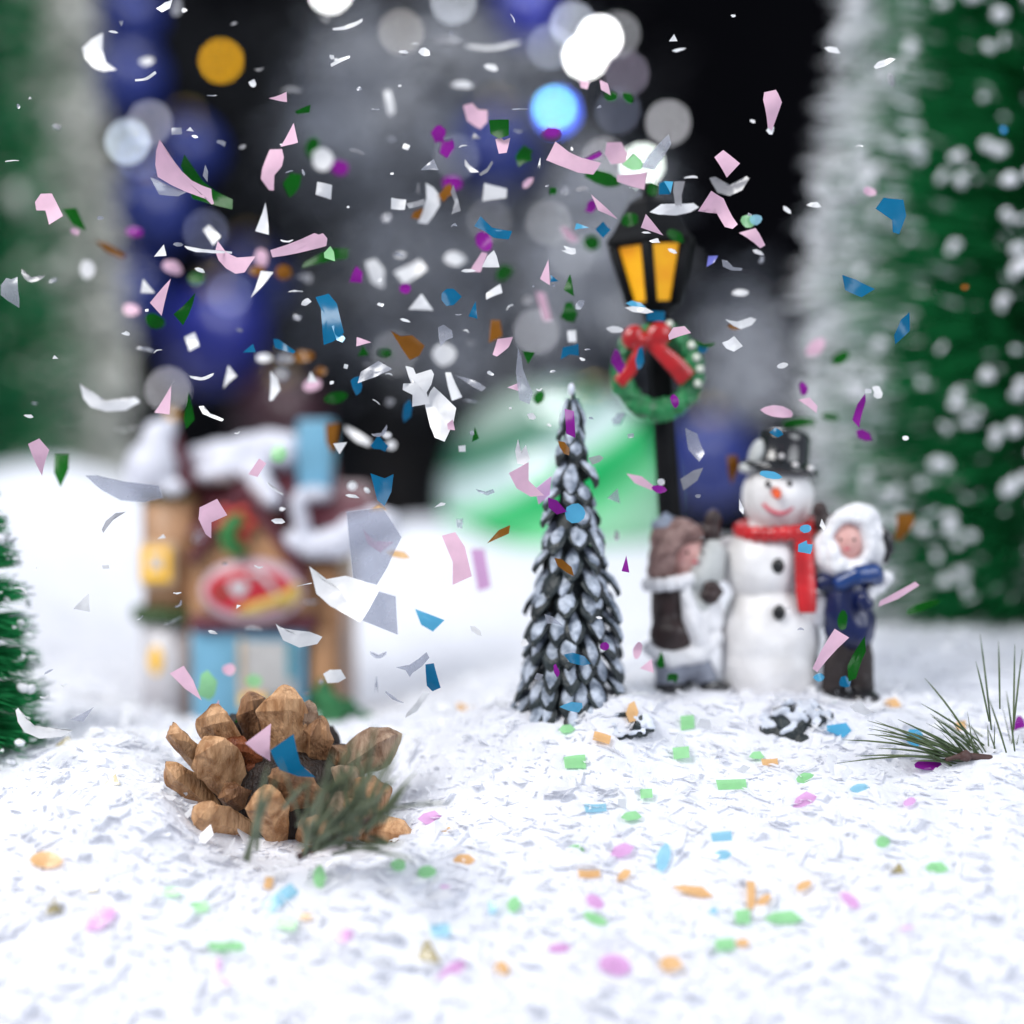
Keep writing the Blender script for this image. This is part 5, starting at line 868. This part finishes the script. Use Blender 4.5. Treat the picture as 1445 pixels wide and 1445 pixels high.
for cx, cy, w, h, r in [(330, 33, 11, 4, -10), (356, 118, 12, 14, 40), (171, 32, 5, 9, 0), (160, 45, 15, 4, 10), (474, 84, 6, 6, 0), (458, 25, 20, 8, 30), (260, 14, 8, 8, 0), (299, 135, 12, 4, -5), (366, 98, 14, 4, 0), (412, 127, 30, 7, 4), (342, 207, 12, 6, -25), (275, 193, 10, 6, 15), (313, 202, 15, 10, 10), (249, 185, 15, 14, 0), (268, 182, 10, 7, 0), (141, 308, 9, 6, 0), (17, 227, 23, 3, 3), (26, 150, 5, 9, -15), (42, 138, 5, 4, 0), (80, 179, 11, 10, 0), (399, 204, 9, 5, 0), (408, 242, 14, 3, -10), (428, 243, 4, 14, -20), (405, 340, 17, 5, -5), (417, 411, 20, 5, -3), (419, 448, 13, 9, 20), (226, 354, 20, 22, 0), (251, 345, 11, 7, 0), (282, 381, 15, 8, 20), (207, 438, 5, 5, 0), (338, 466, 10, 5, 10), (205, 493, 26, 9, 12), (222, 495, 12, 3, -25), (178, 471, 10, 9, 0), (75, 396, 16, 7, -15), (78, 504, 8, 7, 0), (49, 569, 10, 3, 5), (40, 587, 10, 6, 10), (432, 391, 20, 14, -10), (432, 426, 14, 11, -20), (537, 430, 8, 8, 0), (572, 452, 16, 5, 15), (469, 80, 8, 8, 0), (570, 75, 9, 5, 0), (586, 62, 10, 4, 0), (724, 26, 14, 3, 65), (637, 47, 5, 9, 20), (564, 121, 5, 4, 0), (507, 125, 10, 7, 0), (529, 154, 12, 3, 5), (733, 154, 22, 3, -8), (672, 192, 14, 9, 0), (653, 206, 12, 3, -20), (573, 207, 10, 10, 30), (504, 214, 22, 7, 12), (553, 195, 12, 8, 30), (590, 268, 4, 20, 10), (491, 292, 5, 4, 0), (545, 307, 16, 10, 0), (553, 245, 5, 4, 0), (641, 318, 9, 5, 0), (761, 232, 3, 22, 8), (807, 210, 4, 8, -15), (797, 267, 14, 9, 0), (822, 266, 22, 8, -8), (772, 262, 6, 4, -25), (731, 185, 14, 8, 5), (563, 360, 12, 6, 10), (536, 395, 7, 7, 0), (647, 444, 9, 3, 0), (658, 467, 9, 4, 25), (664, 484, 16, 7, -5), (719, 433, 12, 4, -40), (753, 404, 4, 3, 0), (781, 403, 5, 4, 0), (829, 493, 9, 3, -5), (822, 507, 8, 5, 30), (692, 527, 10, 7, 25), (780, 524, 10, 4, -10), (761, 550, 9, 5, -10), (720, 576, 4, 4, 0), (666, 611, 6, 9, -15), (531, 567, 12, 4, 35), (550, 568, 14, 10, 0), (663, 566, 23, 4, 5), (549, 528, 10, 4, 10), (488, 517, 6, 8, 20), (468, 540, 8, 6, 0), (520, 516, 16, 7, 20), (335, 611, 8, 3, -15), (388, 690, 26, 5, 40), (393, 735, 20, 10, 10), (228, 757, 11, 8, 0), (281, 757, 18, 8, -50), (398, 718, 8, 8, 0), (318, 795, 8, 5, 0), (365, 800, 12, 5, 10), (253, 853, 14, 6, -45), (198, 872, 12, 3, -35), (243, 877, 26, 4, -25), (300, 892, 14, 6, 20), (358, 887, 26, 12, 0), (437, 850, 24, 6, -5), (430, 825, 20, 3, -12), (336, 855, 8, 6, -30), (250, 837, 10, 4, 0), (432, 979, 10, 5, 0), (453, 962, 6, 14, 15), (531, 968, 4, 26, 2), (556, 985, 30, 7, 35), (149, 800, 10, 7, 0), (117, 850, 22, 34, 10), (51, 802, 3, 6, 0), (68, 948, 16, 4, -30), (90, 967, 9, 5, -10), (63, 984, 12, 6, -10), (25, 868, 26, 8, -8), (30, 832, 20, 6, 20), (873, 590, 18, 24, 30), (890, 615, 9, 9, 0), (870, 698, 20, 22, 25), (845, 150, 8, 6, 0), (1035, 22, 6, 6, 0), (1213, 206, 9, 4, 5), (1206, 287, 11, 3, 0), (1225, 552, 10, 8, 0), (1148, 290, 6, 5, 0), (1058, 303, 8, 5, 20), (1075, 367, 10, 14, 20), (975, 250, 18, 9, 0), (1153, 1002, 6, 6, 0), (775, 600, 6, 6, 20), (834, 590, 8, 5, 25), (870, 755, 10, 14, 0), (845, 872, 8, 5, 0), (760, 955, 10, 14, 30), (735, 983, 20, 10, -25), (774, 940, 24, 8, 40), (1112, 858, 9, 5, -20), (1130, 888, 9, 5, 0), (985, 700, 8, 6, 0)]:
    a_ = w * h; bl = random.choice((0, 0, 0, 0, 1, 2)) if a_ < 90 else random.choice((0, 1, 2, 3))
    sh(('white', 'white', 'clear')[(cx * 7 + cy) % 3] if bl < 2 else ('grey', 'clear')[cx % 2], bl, random.choice(('thread', 'thread', 'sliver')) if max(w, h) / min(w, h) > 1.7 else random.choice(('rag', 'rag', 'quad', 'tri')), cx, cy, w, h * (.8 if bl < 2 else 1), r)

GROUND = []
def gd(col, kind, cx, cy, w, h, rot=0): GROUND.append((col, kind, cx, cy, w, h, rot))
for q in [(970, 1019, 20, 22), (961, 1062, 24, 18), (811, 1075, 32, 18), (1032, 1107, 44, 14), (1139, 1098, 30, 15), (912, 1120, 18, 14), (891, 1151, 30, 14), (813, 1200, 24, 16), (1246, 1187, 20, 16), (1322, 1224, 34, 16), (840, 1296, 36, 14, 25), (1048, 1294, 22, 20), (1106, 1294, 56, 19), (1023, 1332, 28, 17), (1092, 980, 20, 18), (1068, 1066, 22, 12), (242, 1258, 26, 12), (282, 1279, 24, 16), (403, 1303, 30, 15, 15), (318, 1335, 52, 12), (451, 1238, 18, 32), (562, 1220, 22, 16), (602, 1230, 27, 17), (725, 1275, 20, 24), (800, 1028, 24, 12), (1174, 992, 14, 11)]: gd('pale green', random.choice(('oval', 'quad', 'sliver')), *q)
for q in [(892, 1004, 18, 32), (849, 1041, 26, 14, 20), (1086, 1075, 24, 10), (1050, 954, 36, 11, 22), (1258, 993, 28, 18), (831, 1233, 32, 11), (880, 1234, 26, 13, -35), (978, 1256, 62, 16, 12), (1060, 1262, 12, 40), (1078, 1270, 24, 12, -35), (1135, 1249, 24, 12, -25), (1048, 1330, 20, 12), (947, 1359, 36, 20), (1356, 1024, 14, 16), (379, 1245, 12, 20, 15), (431, 1293, 20, 9), (431, 1203, 36, 15, -35), (630, 1177, 26, 22), (64, 1213, 44, 24), (655, 1213, 32, 16), (708, 1366, 24, 20), (655, 1000, 24, 14, 20)]: gd('pale orange', random.choice(('oval', 'quad', 'sliver')), *q)
for q in [(1135, 1129, 38, 20, -25), (878, 1200, 36, 18, -20), (840, 1272, 28, 17, 35), (1199, 1270, 36, 16, 40), (1280, 1309, 20, 5, -10), (867, 1361, 46, 28, 10), (1284, 1131, 18, 11, -20), (141, 1296, 54, 26, -35), (486, 1321, 28, 16, -30), (607, 1153, 36, 18, -5), (636, 1372, 54, 20, -38), (308, 1360, 8, 22), (628, 1251, 16, 4), (790, 1338, 38, 13), (318, 1384, 18, 5, 30)]: gd('pale pink', random.choice(('oval', 'sliver')), *q)
for q in [(1311, 1079, 46, 14), (1440, 1028, 16, 34, -10)]: gd('magenta', 'oval', *q)
for q in [(840, 1140, 32, 13), (936, 1211, 18, 42, 15), (1018, 1180, 30, 15), (1019, 1207, 30, 14), (1007, 1285, 11, 9), (1215, 1113, 30, 14), (396, 1267, 52, 20, -35), (621, 1312, 28, 20), (695, 1281, 12, 18), (930, 985, 14, 10)]: gd('pale blue', random.choice(('oval', 'quad')), *q)
for q in [(1184, 1028, 36, 20, -10), (1289, 1042, 26, 22, 20)]: gd('cyan', 'rag', *q)
for q in [(1262, 1225, 28, 16), (604, 1340, 36, 36), (156, 1101, 26, 18), (126, 1248, 24, 18), (76, 1277, 24, 24), (90, 1046, 26, 14), (820, 1200, 1, 1)][:6]: gd('gold', 'tri', *q)

LM = [('the lamp roof', 915, 310), ('the amber lamp panes', 910, 388), ('the wreath', 926, 526), ('the lamp post', 945, 660), ('the snowy tree tip', 806, 560), ('the snowy tree', 806, 760), ('the foot of the snowy tree', 806, 960), ('the snowman hat', 1099, 630), ('the snowman scarf', 1095, 745), ('the snowman belly', 1088, 890), ('the girl figurine', 955, 800), ('the boy figurine', 1200, 850), ('the cottage chimney', 432, 645), ('the cottage tower roof', 222, 640), ('the cottage tower window', 215, 800), ('the oval sign', 356, 834), ('the shop window', 375, 945), ('the pinecone', 400, 1080), ('the blurred needles', 500, 1130), ('the amber light', 312, 86), ('the cyan light', 782, 152), ('the ice blue light', 180, 200), ('the brightest white lights', 838, 66), ('the round grey light', 757, 468), ('the glass ball', 680, 680), ('the pine sprig', 1300, 1055), ('the right bottle brush tree', 1330, 400), ('the left frosted tree', 70, 300), ('the small left tree', 30, 900), ('the black gap', 1040, 200), ('the cottage snow eave', 500, 760), ('the big white curled sheet', 500, 840), ('the folded white tag', 620, 590), ('the big pink crescent', 258, 245), ('the pink strip below the cyan light', 810, 228), ('the blue bent band', 465, 450), ('the dark fir', 600, 180), ('the dim top light', 566, 45), ('the blue curved strip', 695, 322), ('the snow bank', 640, 900), ('the left snow bank', 100, 780), ('the blue glow', 300, 478), ('the front left corner', 60, 1330), ('the front right corner', 1380, 1340), ('the bottom edge', 722, 1420), ('the snow before the snowman', 1060, 1130), ('the snow in the middle', 860, 1240), ('the dark leaf clump', 1128, 1032)]
LABELS = {}
def place_words(cx, cy):
    n, x, y = min(LM, key=lambda q: (q[1] - cx) ** 2 + (q[2] - cy) ** 2)
    dx, dy = cx - x, cy - y
    if dx * dx + dy * dy < 24 ** 2: return 'in front of ' + n
    if abs(dx) > abs(dy) * 2.4: return ('right of ' if dx > 0 else 'left of ') + n
    if abs(dy) > abs(dx) * 2.4: return ('below ' if dy > 0 else 'above ') + n
    return ('lower ' if dy > 0 else 'upper ') + ('right of ' if dx > 0 else 'left of ') + n
PIECES = []
def piece(col, outline_, world, shape, cx, cy, size, soft, air):
    white = col in ('white', 'clear', 'grey')
    o_ = world
    name = 'plastic_flake' if white else 'confetti_piece'
    n = len(o_); c = sum(o_, Vector()) / n
    nrm = Vector()
    for i in range(n): nrm += (o_[i] - c).cross(o_[(i + 1) % n] - c)
    if nrm.length < 1e-9: return
    nrm.normalize()
    if nrm.dot(CAM - c) < 0: nrm = -nrm
    # finer outline, rings towards the centre, then a bend, a twist and a little crumple
    ring = []
    for i in range(n):
        a, b_ = o_[i], o_[(i + 1) % n]; k = 1 if (b_ - a).length < .25 else 3
        for j in range(k): ring.append(a.lerp(b_, j / k))
    R_ = max((p - c).length for p in ring); u = max(ring, key=lambda p: (p - c).length) - c; u.normalize(); v = nrm.cross(u)
    bend = random.uniform(-.45, .45) * (1 if air else .4); tw = random.uniform(-.4, .4) * (1 if air else .2); t1, t2 = random.uniform(-.45, .45) * (1 if air else .0), random.uniform(-.35, .35) * (1 if air else 0); seed = random.uniform(0, 90); cr = .10 if white else .035
    def f(p):
        q = p - c; a = q.dot(u) / R_; b_ = q.dot(v) / R_
        return p + nrm * R_ * (bend * (a * a - .3) + tw * a * b_ + t1 * a + t2 * b_ + cr * mnoise.noise((a * 2.3 + seed, b_ * 2.3, 0)))
    th = .008; vs = []; m = len(ring); fr = (1, .66, .33)
    for side in (0, 1):
        for q in fr: vs += [f(c + (p - c) * q) - nrm * th * side for p in ring]
        vs.append(f(c) - nrm * th * side)
    fs = []; off = 3 * m + 1
    for side in (0, 1):
        o0 = side * off
        for r in range(2):
            for i in range(m):
                q = (o0 + r * m + i, o0 + r * m + (i + 1) % m, o0 + (r + 1) * m + (i + 1) % m, o0 + (r + 1) * m + i); fs.append(q if side == 0 else q[::-1])
        for i in range(m):
            q = (o0 + 2 * m + i, o0 + 2 * m + (i + 1) % m, o0 + 3 * m); fs.append(q if side == 0 else q[::-1])
    e0 = len(vs); vs += vs[:m] + vs[off:off + m]
    for i in range(m): fs.append((e0 + i, e0 + (i + 1) % m, e0 + m + (i + 1) % m, e0 + m + i))
    b = MB(); b.add(vs, fs); o = b.build(name, FM[col], smooth=True)
    ad = {'pink': 'pale pink', 'green': 'dark green', 'clear': 'see through', 'pale blue': 'pastel blue', 'pale green': 'pastel green', 'pale pink': 'pastel pink', 'pale orange': 'pastel orange'}.get(col, col)
    sz = 'tiny' if size < 11 else 'small' if size < 24 else 'medium' if size < 48 else 'large'
    body = f"{sz} {ad} {'blurred ' if soft else ''}{shape} {'floating' if air else 'lying'} {place_words(cx, cy)}"
    grp = ('white plastic flakes' if white else {'pink': 'pale pink', 'pale pink': 'pink', 'pale green': 'green', 'pale orange': 'orange', 'pale blue': 'blue', 'cyan': 'blue'}.get(col, col) + ' confetti') + (' in the air' if air else ' on the snow')
    PIECES.append((o, body, cx, cy, 'flake' if white else 'confetti', grp))
for col, blur, ol, shape in AIR:
    ol = [q for i, q in enumerate(ol) if q != ol[i - 1]]
    cx = sum(q[0] for q in ol) / len(ol); cy = sum(q[1] for q in ol) / len(ol)
    w_, h_ = max(q[0] for q in ol) - min(q[0] for q in ol), max(q[1] for q in ol) - min(q[1] for q in ol)
    d = DEPTH[blur] + random.uniform(-.25, .25)
    k = 1.0 if blur < 2 else .92
    g = ground_hit(cx, cy + h_ / 2)
    if g and d > g - .3: d = g - .35
    piece(col, ol, [P(cx + (x - cx) * k, cy + (y - cy) * k, d) for x, y in ol], shape, cx, cy, max(w_, h_), blur >= 2, True)
for col, kind, cx, cy, w, h, rot in GROUND:
    d = ground_hit(cx, cy)
    if not d: continue
    c = P(cx, cy, d - .17); nr = Vector((random.uniform(-.25, .25), -.75, .75)).normalized()
    pts = []
    for x, y in outline(kind, cx, cy, w, h, rot):
        ry = (P(x, y, 1) - CAM); pts.append(CAM + ry * ((c - CAM).dot(nr) / ry.dot(nr)))
    piece(col, None, pts, WORD[kind], cx, cy, max(w, h), False, False)
# one label each: look-alikes at the same landmark are told apart by their order there
by = {}
for q in PIECES: by.setdefault(q[1], []).append(q)
ORD = ['leftmost', 'second from left', 'third from left', 'fourth from left', 'fifth from left', 'sixth from left', 'seventh from left']
for body, qs in by.items():
    qs.sort(key=lambda q: q[2])
    for i, (o, _b, x, y, cat, grp) in enumerate(qs):
        if len(qs) == 1: lab = body
        elif len(qs) == 2 and abs(qs[0][3] - qs[1][3]) > abs(qs[0][2] - qs[1][2]): lab = ('higher' if y == min(qs[0][3], qs[1][3]) else 'lower') + ' ' + body
        elif len(qs) == 2: lab = ('left' if i == 0 else 'right') + ' ' + body
        else: lab = (ORD[i] if i < len(qs) - 1 else 'rightmost') + ' ' + body
        tag(o, lab, cat, grp)
